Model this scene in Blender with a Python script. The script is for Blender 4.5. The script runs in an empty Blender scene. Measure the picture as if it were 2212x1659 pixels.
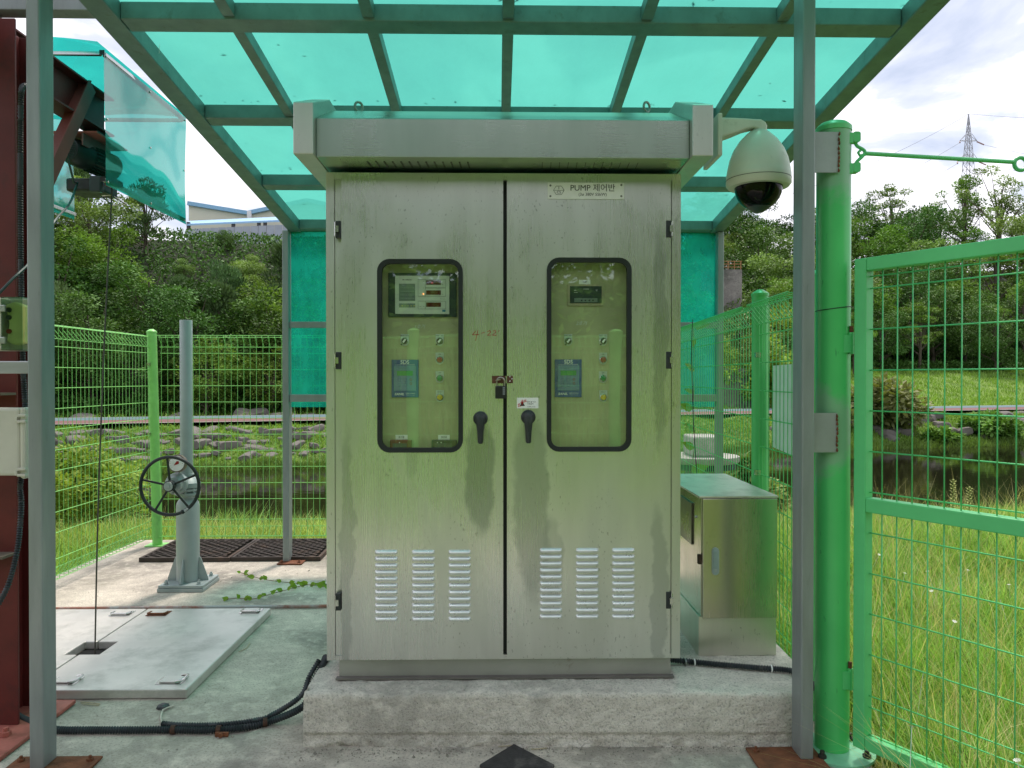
import bpy, bmesh, math, random
import numpy as np
from mathutils import Vector, Matrix
random.seed(7)
SC = bpy.context.scene
COL = SC.collection
rad = math.radians
# ---------------------------------------------------------------- camera
FPX = 1661.0
YAW, PITCH, CAMH = rad(1.066), math.atan(13.5/FPX), 1.5
cd = bpy.data.cameras.new('camera'); cam = bpy.data.objects.new('camera', cd); COL.objects.link(cam)
cd.sensor_width = 36; cd.lens = 36*FPX/2212; cd.clip_start = .05; cd.clip_end = 3000
cam.location = (0, 0, CAMH); cam.rotation_euler = (rad(90)-PITCH, 0, -YAW)
SC.camera = cam
# ---------------------------------------------------------------- light
SUN = Vector((.16, .42, 1)).normalized()            # direction towards the sun
EL, AZ = math.asin(SUN.z), math.atan2(SUN.x, SUN.y)
w = bpy.data.worlds.new('World'); SC.world = w; w.use_nodes = True
nt = w.node_tree; nt.nodes.clear()
def wn(t, **k):
    n = nt.nodes.new(t)
    for a, b in k.items(): setattr(n, a, b)
    return n
out = wn('ShaderNodeOutputWorld')
sky = wn('ShaderNodeTexSky', sky_type='NISHITA', sun_disc=False, sun_elevation=EL, sun_rotation=AZ)
bg1 = wn('ShaderNodeBackground'); bg1.inputs[1].default_value = .13
nt.links.new(sky.outputs[0], bg1.inputs[0])
tc = wn('ShaderNodeTexCoord'); sep = wn('ShaderNodeSeparateXYZ'); nt.links.new(tc.outputs['Generated'], sep.inputs[0])
mx = wn('ShaderNodeMath', operation='MAXIMUM'); mx.inputs[1].default_value = 0; nt.links.new(sep.outputs[2], mx.inputs[0])
ad = wn('ShaderNodeMath', operation='ADD'); ad.inputs[1].default_value = .22; nt.links.new(mx.outputs[0], ad.inputs[0])
dx = wn('ShaderNodeMath', operation='DIVIDE'); dy = wn('ShaderNodeMath', operation='DIVIDE')
nt.links.new(sep.outputs[0], dx.inputs[0]); nt.links.new(ad.outputs[0], dx.inputs[1])
nt.links.new(sep.outputs[1], dy.inputs[0]); nt.links.new(ad.outputs[0], dy.inputs[1])
cmb = wn('ShaderNodeCombineXYZ'); nt.links.new(dx.outputs[0], cmb.inputs[0]); nt.links.new(dy.outputs[0], cmb.inputs[1]); cmb.inputs[2].default_value = 5.3
n1 = wn('ShaderNodeTexNoise'); n1.inputs['Scale'].default_value = 2.6; n1.inputs['Detail'].default_value = 7; n1.inputs['Roughness'].default_value = .55; n1.inputs['Distortion'].default_value = .35
nt.links.new(cmb.outputs[0], n1.inputs['Vector'])
cr = wn('ShaderNodeValToRGB'); nt.links.new(n1.outputs['Fac'], cr.inputs[0])
e = cr.color_ramp.elements
e[0].position = .37; e[0].color = (.50, .545, .67, 1); e[1].position = .545; e[1].color = (1.16, 1.11, 1.16, 1)
m_ = e.new(.47); m_.color = (.70, .72, .82, 1)
bg2 = wn('ShaderNodeBackground'); bg2.inputs[1].default_value = 1.0; nt.links.new(cr.outputs[0], bg2.inputs[0])
mixs = wn('ShaderNodeMixShader'); mixs.inputs[0].default_value = .86
nt.links.new(bg1.outputs[0], mixs.inputs[1]); nt.links.new(bg2.outputs[0], mixs.inputs[2]); nt.links.new(mixs.outputs[0], out.inputs[0])
sd = bpy.data.lights.new('sun', 'SUN'); sd.energy = 2.8; sd.angle = rad(8); sd.color = (1, .90, .80)
so = bpy.data.objects.new('sun', sd); COL.objects.link(so); so.rotation_euler = SUN.to_track_quat('Z', 'Y').to_euler(); so.location = (3, 8, 20)
vs = SC.view_settings; vs.view_transform = 'Standard'; vs.look = 'None'; vs.exposure = 0.45; vs.gamma = 1; vs.use_curve_mapping = False
SC.cycles.max_bounces = 10; SC.cycles.transparent_max_bounces = 24; SC.cycles.diffuse_bounces = 3; SC.cycles.glossy_bounces = 4
SC.cycles.transmission_bounces = 6; SC.cycles.use_denoising = True; SC.cycles.sample_clamp_indirect = 6
# ---------------------------------------------------------------- measuring helpers (x, y on a 2212 x 1659 view)
def ray(px, py):
    cx = (px-1106)/FPX; cz = (829.5-py)/FPX
    fy = math.cos(PITCH)+cz*math.sin(PITCH); z = -math.sin(PITCH)+cz*math.cos(PITCH)
    return Vector((cx*math.cos(YAW)+fy*math.sin(YAW), -cx*math.sin(YAW)+fy*math.cos(YAW), z))
def P(px, py, Y):
    d = ray(px, py); t = Y/d.y; return Vector((d.x*t, Y, CAMH+d.z*t))
def G(px, py, z=0.):
    d = ray(px, py); t = (z-CAMH)/d.z; return Vector((d.x*t, d.y*t, z))
# ---------------------------------------------------------------- mesh builder
class MB:
    def __init__(s): s.v = []; s.f = []
    def add(s, vs_, fs): b = len(s.v); s.v += [tuple(p) for p in vs_]; s.f += [[b+i for i in f] for f in fs]; return s
    def box(s, x0, x1, y0, y1, z0, z1):
        return s.add([(x0,y0,z0),(x1,y0,z0),(x1,y1,z0),(x0,y1,z0),(x0,y0,z1),(x1,y0,z1),(x1,y1,z1),(x0,y1,z1)],
            [(0,3,2,1),(4,5,6,7),(0,1,5,4),(1,2,6,5),(2,3,7,6),(3,0,4,7)])
    def beam(s, p, q, w_, h, up=(0,0,1)):
        p, q = Vector(p), Vector(q); d = (q-p).normalized(); u = Vector(up); sd_ = d.cross(u).normalized(); u = sd_.cross(d)
        vs_ = []
        for c in (p, q):
            for a, b in ((-1,-1),(1,-1),(1,1),(-1,1)): vs_.append(c+sd_*a*w_/2+u*b*h/2)
        return s.add(vs_, [(3,2,1,0),(4,5,6,7),(0,1,5,4),(1,2,6,5),(2,3,7,6),(3,0,4,7)])
    def wire(s, p, q, r):
        p, q = Vector(p), Vector(q); d = q-p
        if d.length < 1e-6: return s
        d.normalize(); u = Vector((0,0,1)) if abs(d.z) < .9 else Vector((1,0,0)); a = d.cross(u).normalized(); b = a.cross(d)
        vs_ = [c+x*r for c in (p, q) for x in (a, b, -a, -b)]
        return s.add(vs_, [(0,1,5,4),(1,2,6,5),(2,3,7,6),(3,0,4,7),(3,2,1,0),(4,5,6,7)])
    def lathe(s, o, ax, prof, n=24, caps=True):
        o = Vector(o); ax = Vector(ax).normalized(); u = Vector((0,0,1)) if abs(ax.z) < .9 else Vector((1,0,0))
        a = ax.cross(u).normalized(); b = ax.cross(a); vs_ = []
        for r, t in prof:
            for i in range(n):
                g = 2*math.pi*i/n; vs_.append(o+ax*t+(a*math.cos(g)+b*math.sin(g))*r)
        fs = []
        for k in range(len(prof)-1):
            for i in range(n): j = (i+1) % n; fs.append((k*n+i, k*n+j, (k+1)*n+j, (k+1)*n+i))
        if caps: fs.append(tuple(range(n))[::-1]); fs.append(tuple((len(prof)-1)*n+i for i in range(n)))
        return s.add(vs_, fs)
    def cyl(s, p, q, r, r2=None, n=20):
        p, q = Vector(p), Vector(q); return s.lathe(p, q-p, [(r, 0), (r if r2 is None else r2, (q-p).length)], n)
    def tube(s, pts, r, n=8, closed=False, rfun=None):
        pts = [Vector(p) for p in pts]; m = len(pts); ref = None; vs_ = []
        for i, p in enumerate(pts):
            d = (pts[(i+1) % m]-pts[i-1]) if closed else (pts[min(i+1, m-1)]-pts[max(i-1, 0)])
            d.normalize()
            if ref is None: ref = Vector((0,0,1)) if abs(d.z) < .9 else Vector((1,0,0)); ref = d.cross(ref).normalized()
            ref = (ref-d*ref.dot(d)).normalized(); b = d.cross(ref); rr = r if rfun is None else rfun(i)
            for k in range(n):
                g = 2*math.pi*k/n; vs_.append(p+(ref*math.cos(g)+b*math.sin(g))*rr)
        fs = []
        for i in range(m if closed else m-1):
            for k in range(n):
                j = (k+1) % n; i2 = (i+1) % m; fs.append((i*n+k, i*n+j, i2*n+j, i2*n+k))
        if not closed: fs.append(tuple(range(n))[::-1]); fs.append(tuple((m-1)*n+k for k in range(n)))
        return s.add(vs_, fs)
    def prism(s, poly, fn0, fn1):          # poly: 2D points; fn0/fn1 map (a, b) to the two end faces
        n = len(poly); s.add([fn0(*p) for p in poly]+[fn1(*p) for p in poly],
            [tuple(range(n))[::-1], tuple(range(n, 2*n))]+[(i, (i+1) % n, n+(i+1) % n, n+i) for i in range(n)]); return s
    def poly(s, pts): return s.add(pts, [tuple(range(len(pts)))])
    def build(s, name, m, parent=None, smooth=False, bevel=0, loc=None, angle=35, fix=False):
        off = Vector(loc) if loc is not None else (ORG.get(parent.name, Vector()) if parent else Vector())
        me = bpy.data.meshes.new(name)
        me.from_pydata([(a-off.x, b-off.y, c-off.z) for a, b, c in s.v], [], s.f); me.update()
        if fix:
            bm = bmesh.new(); bm.from_mesh(me); bmesh.ops.recalc_face_normals(bm, faces=bm.faces); bm.to_mesh(me); bm.free()
        me.materials.append(m)
        if smooth:
            me.polygons.foreach_set('use_smooth', [True]*len(me.polygons)); me.set_sharp_from_angle(angle=rad(angle))
        o = bpy.data.objects.new(name, me); COL.objects.link(o)
        ORG[o.name] = off
        if parent: o.parent = parent
        else: o.location = off
        if bevel:
            b = o.modifiers.new('bevel', 'BEVEL'); b.width = bevel; b.segments = 2; b.limit_method = 'ANGLE'; b.angle_limit = rad(40)
        return o
ORG = {}
def resample(ctrl, step):
    pts = [Vector(p) for p in ctrl]; out_ = []
    for i in range(len(pts)-1):
        p0 = pts[max(i-1, 0)]; p1 = pts[i]; p2 = pts[i+1]; p3 = pts[min(i+2, len(pts)-1)]
        n = max(2, int((p2-p1).length/step))
        for k in range(n):
            t = k/n
            out_.append(.5*((2*p1)+(p2-p0)*t+(2*p0-5*p1+4*p2-p3)*t*t+(3*p1-p0-3*p2+p3)*t**3))
    out_.append(pts[-1]); return out_
def corr(mb, ctrl, r, step=.0052):     # corrugated flexible conduit
    pts = resample(ctrl, step); return mb.tube(pts, r, 10, rfun=lambda i: r if i % 2 else r*.62)
def thing(name, label, cat, loc, group=None):
    o = bpy.data.objects.new(name, None); o.empty_display_size = .1; COL.objects.link(o); o.location = loc
    o['label'] = label; o['category'] = cat
    if group: o['group'] = group
    ORG[o.name] = Vector(loc); return o
def tag(o, label, cat, group=None, kind=None):
    o['label'] = label; o['category'] = cat
    if group: o['group'] = group
    if kind: o['kind'] = kind
    return o
def struct(o): o['kind'] = 'structure'; return o
def rrect(x0, x1, z0, z1, r, n=6):
    pts = []
    for cx, cz, a0 in ((x1-r, z1-r, 0), (x0+r, z1-r, 90), (x0+r, z0+r, 180), (x1-r, z0+r, 270)):
        for i in range(n+1):
            a = rad(a0+90*i/n); pts.append((cx+r*math.cos(a), cz+r*math.sin(a)))
    return pts
def XZ(y): return lambda a, b: (a, y, b)
def text(s_, size, x, y, z, m, parent, name='lettering', align='CENTER', sx=1, bold=None, shear=0):
    if bold is None: bold = size*.004
    c = bpy.data.curves.new('t', 'FONT'); c.body = s_; c.size = size; c.align_x = align; c.align_y = 'CENTER'; c.offset = bold; c.shear = shear; c.resolution_u = 3
    o = bpy.data.objects.new('t', c); COL.objects.link(o); bpy.context.view_layer.update()
    me = bpy.data.meshes.new_from_object(o.evaluated_get(bpy.context.evaluated_depsgraph_get()))
    bpy.data.objects.remove(o); off = ORG[parent.name]
    me.transform(Matrix.Translation((x-off.x, y-off.y, z-off.z)) @ Matrix.Rotation(rad(90), 4, 'X') @ Matrix.Diagonal((sx, 1, 1, 1)))
    me.materials.clear(); me.materials.append(m); t = bpy.data.objects.new(name, me); COL.objects.link(t); t.parent = parent; ORG[t.name] = off
    return t
# ---------------------------------------------------------------- materials
def newmat(name):
    m = bpy.data.materials.new(name); m.use_nodes = True; n = m.node_tree
    return m, n, n.nodes['Principled BSDF'], n.nodes['Material Output']
def L(n, a, b): n.links.new(a, b)
def coords(n, scale=(1,1,1), kind='Object'):
    t = n.nodes.new('ShaderNodeTexCoord'); mp = n.nodes.new('ShaderNodeMapping'); mp.inputs['Scale'].default_value = scale
    L(n, t.outputs[kind], mp.inputs[0]); return mp.outputs[0]
def noise(n, vec, scale, detail=4, rough=.55, dist=0):
    t = n.nodes.new('ShaderNodeTexNoise'); t.inputs['Scale'].default_value = scale; t.inputs['Detail'].default_value = detail
    t.inputs['Roughness'].default_value = rough; t.inputs['Distortion'].default_value = dist; L(n, vec, t.inputs['Vector']); return t.outputs['Fac']
def ramp(n, fac, stops):
    r = n.nodes.new('ShaderNodeValToRGB'); L(n, fac, r.inputs[0]); e_ = r.color_ramp.elements
    while len(e_) < len(stops): e_.new(.5)
    for i, (p, c) in enumerate(stops): e_[i].position = p; e_[i].color = (*c, 1) if len(c) == 3 else c
    return r.outputs[0]
def g3(v): return (v, v, v)
def mixc(n, fac, a, b, mode='MIX'):
    m = n.nodes.new('ShaderNodeMix'); m.data_type = 'RGBA'; m.blend_type = mode
    for s_, val in ((0, fac), (6, a), (7, b)):
        if isinstance(val, bpy.types.NodeSocket): L(n, val, m.inputs[s_])
        else: m.inputs[s_].default_value = val if s_ == 0 else (*val, 1)
    return m.outputs[2]
def bump(n, b, h, strength, dist=.01):
    u = n.nodes.new('ShaderNodeBump'); u.inputs['Strength'].default_value = strength; u.inputs['Distance'].default_value = dist
    L(n, h, u.inputs['Height']); L(n, u.outputs[0], b.inputs['Normal'])
def plain(name, c, rough=.5, metal=0, var=.15, scale=12, bmp=0, dirt=None, dscale=3, dlo=.55, dhi=.7, stretch=(1,1,1), emit=None):
    m, n, b, o = newmat(name); v = coords(n, stretch)
    f = noise(n, v, scale, 5, .6)
    col = ramp(n, f, [(.3, tuple(x*(1-var) for x in c)), (.7, tuple(min(1, x*(1+var)) for x in c))])
    if dirt: col = mixc(n, ramp(n, noise(n, v, dscale, 7, .7), [(dlo, g3(0)), (dhi, g3(1))]), col, dirt)
    L(n, col, b.inputs['Base Color']); b.inputs['Metallic'].default_value = metal
    r = ramp(n, noise(n, v, scale*.7, 4), [(.3, g3(max(.02, rough-.08))), (.7, g3(min(1, rough+.1)))]); L(n, r, b.inputs['Roughness'])
    if bmp: bump(n, b, noise(n, v, scale*5, 4), bmp)
    if emit: b.inputs['Emission Color'].default_value = (*emit[0], 1); b.inputs['Emission Strength'].default_value = emit[1]
    return m
def stainless(name, base, rough, flecks=True, horiz=False, spec=.97, stain=.18, stains=()):
    m, n, b, o = newmat(name)
    fine = noise(n, coords(n, (1, 1, 160) if horiz else (220, 220, 1.2)), 3, 3, .6)
    med = noise(n, coords(n, (9, 9, 1.1)), 1.2, 5, .6)
    big = noise(n, coords(n, (1.6, 1.6, .7)), 1.3, 4, .55, .6)
    col = ramp(n, med, [(.3, tuple(x*.93 for x in base)), (.72, tuple(min(1, x*1.05) for x in base))])
    col = mixc(n, ramp(n, big, [(.44, g3(0)), (.62, g3(stain))]), col, tuple(x*.62 for x in base))
    if flecks:
        fl = noise(n, coords(n, (120, 120, 52)), 1, 2, .5)
        msk = ramp(n, noise(n, coords(n, (3, 3, 2)), 1.4, 2), [(.4, g3(0)), (.6, g3(.75))])
        k = mixc(n, 1.0, ramp(n, fl, [(.655, g3(0)), (.70, g3(1))]), msk, 'MULTIPLY')
        col = mixc(n, k, col, tuple(x*.5 for x in base))
    if stains:
        sp_ = n.nodes.new('ShaderNodeSeparateXYZ'); L(n, coords(n), sp_.inputs[0])
        def M(op, a_, b2=None, c2=None, cl=False):
            q_ = n.nodes.new('ShaderNodeMath'); q_.operation = op; q_.use_clamp = cl
            for i_, v_ in enumerate((a_, b2, c2)):
                if v_ is None: continue
                if isinstance(v_, bpy.types.NodeSocket): L(n, v_, q_.inputs[i_])
                else: q_.inputs[i_].default_value = v_
            return q_.outputs[0]
        wx = M('MULTIPLY_ADD', noise(n, coords(n, (1, 1, 1)), 7, 4, .6), .10, -.05); X_ = M('ADD', sp_.outputs[0], wx); Z_ = sp_.outputs[2]
        for (sx_, sz_, hw_, hh_, am) in stains:
            u_ = M('DIVIDE', M('SUBTRACT', X_, sx_), hw_); w2_ = M('DIVIDE', M('SUBTRACT', Z_, sz_), hh_)
            dd = M('SUBTRACT', 1.0, M('ADD', M('MULTIPLY', u_, u_), M('MULTIPLY', w2_, w2_))); mk = M('MULTIPLY', M('MULTIPLY', dd, 2.6, cl=True), am)
            col = mixc(n, mk, col, tuple(x*f_ for x, f_ in zip(base, (.50, .53, .54))))
    L(n, col, b.inputs['Base Color']); b.inputs['Metallic'].default_value = spec
    r = n.nodes.new('ShaderNodeMath'); r.operation = 'ADD'
    L(n, ramp(n, fine, [(.3, g3(rough-.03)), (.7, g3(rough+.04))]), r.inputs[0])
    L(n, ramp(n, big, [(.4, g3(0)), (.62, g3(.12))]), r.inputs[1]); L(n, r.outputs[0], b.inputs['Roughness'])
    bump(n, b, fine, .012, .002)
    return m
def concrete(name, c1, c2, dark, moss=None, bm_=.5, sc=1., pit=True):
    m, n, b, o = newmat(name); v = coords(n)
    f1 = noise(n, v, 90*sc, 6, .7); f2 = noise(n, v, 1.6*sc, 7, .62, .4); f3 = noise(n, v, 14*sc, 6, .65)
    col = ramp(n, f2, [(.36, dark), (.50, c2), (.68, c1)])
    col = mixc(n, ramp(n, f1, [(.36, g3(.8)), (.5, g3(0))]), col, tuple(x*.5 for x in c2))
    col = mixc(n, ramp(n, f3, [(.5, g3(0)), (.7, g3(.55))]), col, tuple(min(1, x*1.25) for x in c1))
    spk = ramp(n, noise(n, v, 160*sc, 1, .5), [(.70, g3(0)), (.73, g3(.8))])
    col = mixc(n, spk, col, (.05, .05, .05))
    if moss: col = mixc(n, ramp(n, noise(n, v, .9, 6, .7), [(.52, g3(0)), (.66, g3(.6))]), col, moss)
    L(n, col, b.inputs['Base Color']); b.inputs['Roughness'].default_value = .93
    hh = mixc(n, .35, f1, f3); bump(n, b, hh, bm_, .02)
    return m
STEEL = stainless('brushed_stainless', (.72, .73, .71), .25, stains=[(px_, pz_, a_, b_, c_) for px_, pz_, a_, b_, c_ in ((-.105, .87, .072, .27, .75), (.115, .74, .085, .44, .6), (-.665, .50, .035, .62, .5), (.66, 1.45, .035, .5, .5), (.655, .35, .045, .42, .5), (.20, .50, .05, .22, .35), (-.40, .95, .035, .10, .25))])
STEEL2 = stainless('hood_stainless', (.37, .43, .375), .24, False, True)
STEELBOX = stainless('box_stainless', (.62, .60, .49), .17)
STEELHATCH = plain('dull_stainless_cover', (.62, .59, .56), .42, .55, .08, 5, .08, (.40, .39, .36), 4, .50, .72)
STEELTRIM = plain('polished_steel', (.6, .6, .58), .22, 1, .1, 9)
VENT = plain('louvre_steel', (.78, .80, .80), .3, .6, .06, 30)
GREY = plain('grey_painted_steel', (.27, .30, .30), .42, .35, .12, 3, .05, (.12, .14, .13), 5, .62, .85, (6, 6, 1))
GREYC = plain('canopy_steel', (.17, .25, .245), .45, .3, .14, 3, .05, (.11, .12, .10), 4, .58, .8, (4, 4, 3))
VALVE = plain('grey_valve_paint', (.33, .38, .38), .38, .15, .08, 6, .05)
GRN_L = plain('lime_green_coating', (.23, .60, .15), .42, 0, .12, 9, 0, (.16, .40, .12), 7, .6, .75)
GRN_R = plain('green_coating', (.10, .56, .16), .34, 0, .08, 4)
GRN_G = plain('gate_green_coating', (.11, .57, .20), .36, 0, .08, 4, 0, (.05, .22, .10), 5, .7, .85)
RED = plain('red_oxide_paint', (.115, .014, .012), .55, .1, .25, 4, .1, (.03, .012, .012), 3, .52, .75)
REDP = plain('faded_red_plate', (.38, .11, .085), .7, 0, .2, 6, .3, (.16, .05, .03), 5, .5, .7)
RUST = plain('rust', (.18, .062, .028), .85, .1, .35, 18, .5, (.09, .03, .015), 6)
BLACKM = plain('black_iron', (.012, .02, .02), .45, .2, .2, 20, .1)
BLACKP = plain('black_plastic', (.022, .027, .03), .45, 0, .25, 30, .05, (.06, .06, .06), 8)
RUBBER = plain('black_gasket', (.008, .012, .012), .5, 0, .2, 20)
COND = plain('corrugated_conduit', (.028, .034, .040), .5, 0, .3, 14, 0, (.10, .09, .07), 9, .6, .8)
DARK = plain('dark_grille_iron', (.055, .042, .036), .75, .3, .3, 10, .3, (.12, .07, .045), 4)
DECK = concrete('deck_concrete', (.62, .56, .475), (.47, .42, .36), (.26, .235, .205), (.18, .17, .13))
PLINTH = concrete('plinth_concrete', (.76, .71, .63), (.65, .605, .535), (.46, .43, .38), None, .8, 1.2)
WHITE = plain('white_plate', (.86, .86, .84), .4, 0, .05, 20)
CREAM = plain('cream_plastic', (.60, .59, .50), .45, 0, .06, 8, 0, (.36, .34, .26), 5, .62, .85)
DOMEW = plain('camera_housing', (.66, .65, .54), .38, 0, .06, 8, 0, (.27, .29, .2), 7, .60, .82)
INK = plain('black_ink', (.015, .015, .02), .5)
CHALK = plain('chalk', (.80, .82, .80), .8)
REDINK = plain('red_marker', (.40, .02, .02), .6)
PANEL = plain('olive_panel', (.42, .42, .24), .5, 0, .12, 6, .1)
CREAMP = plain('instrument_face', (.60, .64, .56), .4, 0, .04, 10)
def glassmat(name, tint, gl=.12, gcol=(1,1,1), rough=.02, trans=0, tcol=None, fk=.8, wave=0, wscale=3, dirt=0):
    m, n, b, o = newmat(name); n.nodes.remove(b)
    t = n.nodes.new('ShaderNodeBsdfTransparent'); v = coords(n)
    t.inputs[0].default_value = (*tint, 1)
    if dirt:
        sp2 = ramp(n, noise(n, coords(n, (1, 1, 1)), 55, 3, .75), [(.70, g3(1)), (.76, g3(.45))]); bl = ramp(n, noise(n, coords(n, (1, .6, 1)), 3.2, 7, .7), [(.35, g3(.80)), (.6, g3(1))])
        L(n, mixc(n, 1, mixc(n, 1, sp2, bl, 'MULTIPLY'), tint, 'MULTIPLY'), t.inputs[0])
    cur = t.outputs[0]
    if trans:
        d = n.nodes.new('ShaderNodeBsdfTranslucent'); d.inputs[0].default_value = (*(tcol or tint), 1)
        mm = n.nodes.new('ShaderNodeMixShader')
        if dirt: L(n, ramp(n, noise(n, coords(n, (1, .5, .5)), 4, 6, .7), [(.35, g3(trans)), (.7, g3(min(1, trans+dirt)))]), mm.inputs[0])
        else: mm.inputs[0].default_value = trans
        L(n, cur, mm.inputs[1]); L(n, d.outputs[0], mm.inputs[2]); cur = mm.outputs[0]
    g = n.nodes.new('ShaderNodeBsdfGlossy'); g.inputs[0].default_value = (*gcol, 1); g.inputs['Roughness'].default_value = rough
    lw = n.nodes.new('ShaderNodeLayerWeight'); lw.inputs[0].default_value = .5
    pw = n.nodes.new('ShaderNodeMath'); pw.operation = 'POWER'; pw.inputs[1].default_value = 5; L(n, lw.outputs['Facing'], pw.inputs[0])
    ad_ = n.nodes.new('ShaderNodeMath'); ad_.operation = 'MULTIPLY_ADD'; ad_.use_clamp = True; ad_.inputs[1].default_value = fk; ad_.inputs[2].default_value = gl; L(n, pw.outputs[0], ad_.inputs[0])
    if wave:
        u = n.nodes.new('ShaderNodeBump'); u.inputs['Strength'].default_value = wave; u.inputs['Distance'].default_value = .05
        L(n, noise(n, v, wscale, 1, .4), u.inputs['Height']); L(n, u.outputs[0], g.inputs['Normal'])
    mx_ = n.nodes.new('ShaderNodeMixShader'); L(n, ad_.outputs[0], mx_.inputs[0]); L(n, cur, mx_.inputs[1]); L(n, g.outputs[0], mx_.inputs[2])
    L(n, mx_.outputs[0], o.inputs[0]); return m
POLY = glassmat('teal_polycarbonate', (.145, .57, .455), .02, (1,1,1), .12, .68, (.074, .365, .292), fk=.10, dirt=.12)
POLYW = glassmat('warped_teal_sheet', (.022, .45, .38), .12, (.9, 1, 1), .05, .42, (.03, .50, .43), wave=.35, wscale=2.2)
POLYB = glassmat('teal_wall_sheet', (.15, .82, .70), .02, (1,1,1), .1, .20, (.09, .66, .56), fk=.2, dirt=.2)
GLASS = glassmat('door_glass', (.90, .97, .88), .15, (.88, 1, .90), .015, wave=.02, wscale=3)
DOMEG = glassmat('smoked_dome', (.02, .025, .025), .02, (1,1,1), .02)
COVERG = glassmat('smoked_cover', (.66, .76, .70), .05, (1,1,1), .05)
# ================================================================= setting: terrain, river, deck
def yfar(x): return 30.6+.28*max(-30, min(40, x))
def sst(a, b, x): t = np.clip((x-a)/(b-a), 0, 1); return t*t*(3-2*t)
def terr(x, y):
    x = np.asarray(x, float); y = np.asarray(y, float)
    yf = 30.6+.28*np.clip(x, -30, 40)
    z = -.16-1.9*sst(7, 17.5, y)-.7*sst(17, 20, y)
    z = np.where(y > 19, -2.7+.9*sst(yf-2.2, yf, y)+1.3*sst(yf, yf+4, y), z)
    side = sst(-2, 10, x)                                   # 0 left, 1 right
    hl = 14.0*sst(yf+12, yf+46, y)
    mead = 2.6*sst(yf+10.5, yf+30, y); hr = mead+15*sst(yf+30, yf+72, y)
    z = z+np.where(y > yf+9, hl*(1-side)+hr*side, 0)
    bank = 2.1*sst(-2.2, -8.5, y)+3.4*sst(-17.8, -21.5, y)        # grass bank behind the photographer, plus unseen rise added to block mirrored sky
    z = z+np.where(y < 0, bank, 0)
    n = .10*np.sin(x*1.7+y*.9)*np.sin(y*1.3-x*.6)*sst(8, 12, np.abs(y)+0*x)
    return z+n
def grassmat(name, a, b, c, scale=1.2):
    m, n, s, o = newmat(name); v = coords(n)
    col = ramp(n, noise(n, v, scale, 8, .68, .3), [(.32, a), (.5, b), (.68, c)])
    sz = n.nodes.new('ShaderNodeSeparateXYZ'); L(n, v, sz.inputs[0]); mrz = n.nodes.new('ShaderNodeMapRange'); L(n, sz.outputs[2], mrz.inputs[0]); mrz.inputs[1].default_value = 2.5; mrz.inputs[2].default_value = 3.1
    col = mixc(n, mrz.outputs[0], col, (.022, .035, .012))          # bare forest soil on the wooded slopes
    L(n, col, s.inputs['Base Color']); s.inputs['Roughness'].default_value = .95
    bump(n, s, noise(n, v, scale*6, 8, .75), 1, .15); return m
GROUND = grassmat('meadow_ground', (.08, .14, .025), (.16, .27, .045), (.24, .34, .07), .8)
xs = np.concatenate([np.linspace(-160, -26, 24), np.linspace(-24, 34, 90), np.linspace(36, 180, 26)])
ys = np.concatenate([np.linspace(-90, -12, 20), np.linspace(-10, 8, 30), np.linspace(8.5, 60, 120), np.linspace(61, 200, 40), np.array([400, 1500.])])
gx, gy = np.meshgrid(xs, ys); gz = terr(gx, gy); nx, ny = len(xs), len(ys)
inside = (gx > -3.5) & (gx < 1.7) & (gy > -.7) & (gy < 7.3); gz = np.where(inside, -.3, gz)
mb = MB(); mb.v = list(map(tuple, np.stack([gx.ravel(), gy.ravel(), gz.ravel()], 1).tolist()))
mb.f = [(j*nx+i, j*nx+i+1, (j+1)*nx+i+1, (j+1)*nx+i) for j in range(ny-1) for i in range(nx-1)]
struct(mb.build('ground', GROUND, smooth=True, angle=180))
m, n, b, o = newmat('river_water'); b.inputs['Base Color'].default_value = (.012, .013, .006, 1); b.inputs['Roughness'].default_value = .03
b.inputs['IOR'].default_value = 1.33
bump(n, b, noise(n, coords(n, (1, 2.2, 1)), 1.6, 4, .5), .03, .1); WATER = m
mb = MB(); mb.poly([(-150, 15, -1.8), (170, 15, -1.8), (170, 46, -1.8), (-150, 46, -1.8)]); struct(mb.build('river', WATER))
# cycle path on the far bank: teal lane, red lane
def strip(name, o0, o1, m_, dz):
    mb = MB(); xx = np.linspace(-70, 90, 81)
    for x in xx: mb.v += [(x, yfar(x)+o0, -.36+dz), (x, yfar(x)+o1, -.36+dz)]
    mb.f = [(2*i, 2*i+2, 2*i+3, 2*i+1) for i in range(len(xx)-1)]; return struct(mb.build(name, m_))
strip('path', 4.2, 9.8, plain('path_edge', (.36, .34, .30), .9, 0, .1, 2), .06)
strip('cycle_lane_red', 4.5, 6.9, plain('red_lane', (.17, .085, .08), .9, 0, .12, 2), .066)
strip('cycle_lane_teal', 6.98, 9.5, plain('teal_lane', (.10, .17, .19), .9, 0, .12, 2), .066)
# deck
mb = MB(); mb.prism([(-3.42, -.62), (1.36, -.62), (1.45, 3.0), (1.60, 7.17), (-3.32, 7.17), (-3.42, 4)], lambda a, b: (a, b, -.35), lambda a, b: (a, b, 0))
struct(mb.build('concrete_deck', DECK, loc=(0, 0, 0), bevel=.012))
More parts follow.
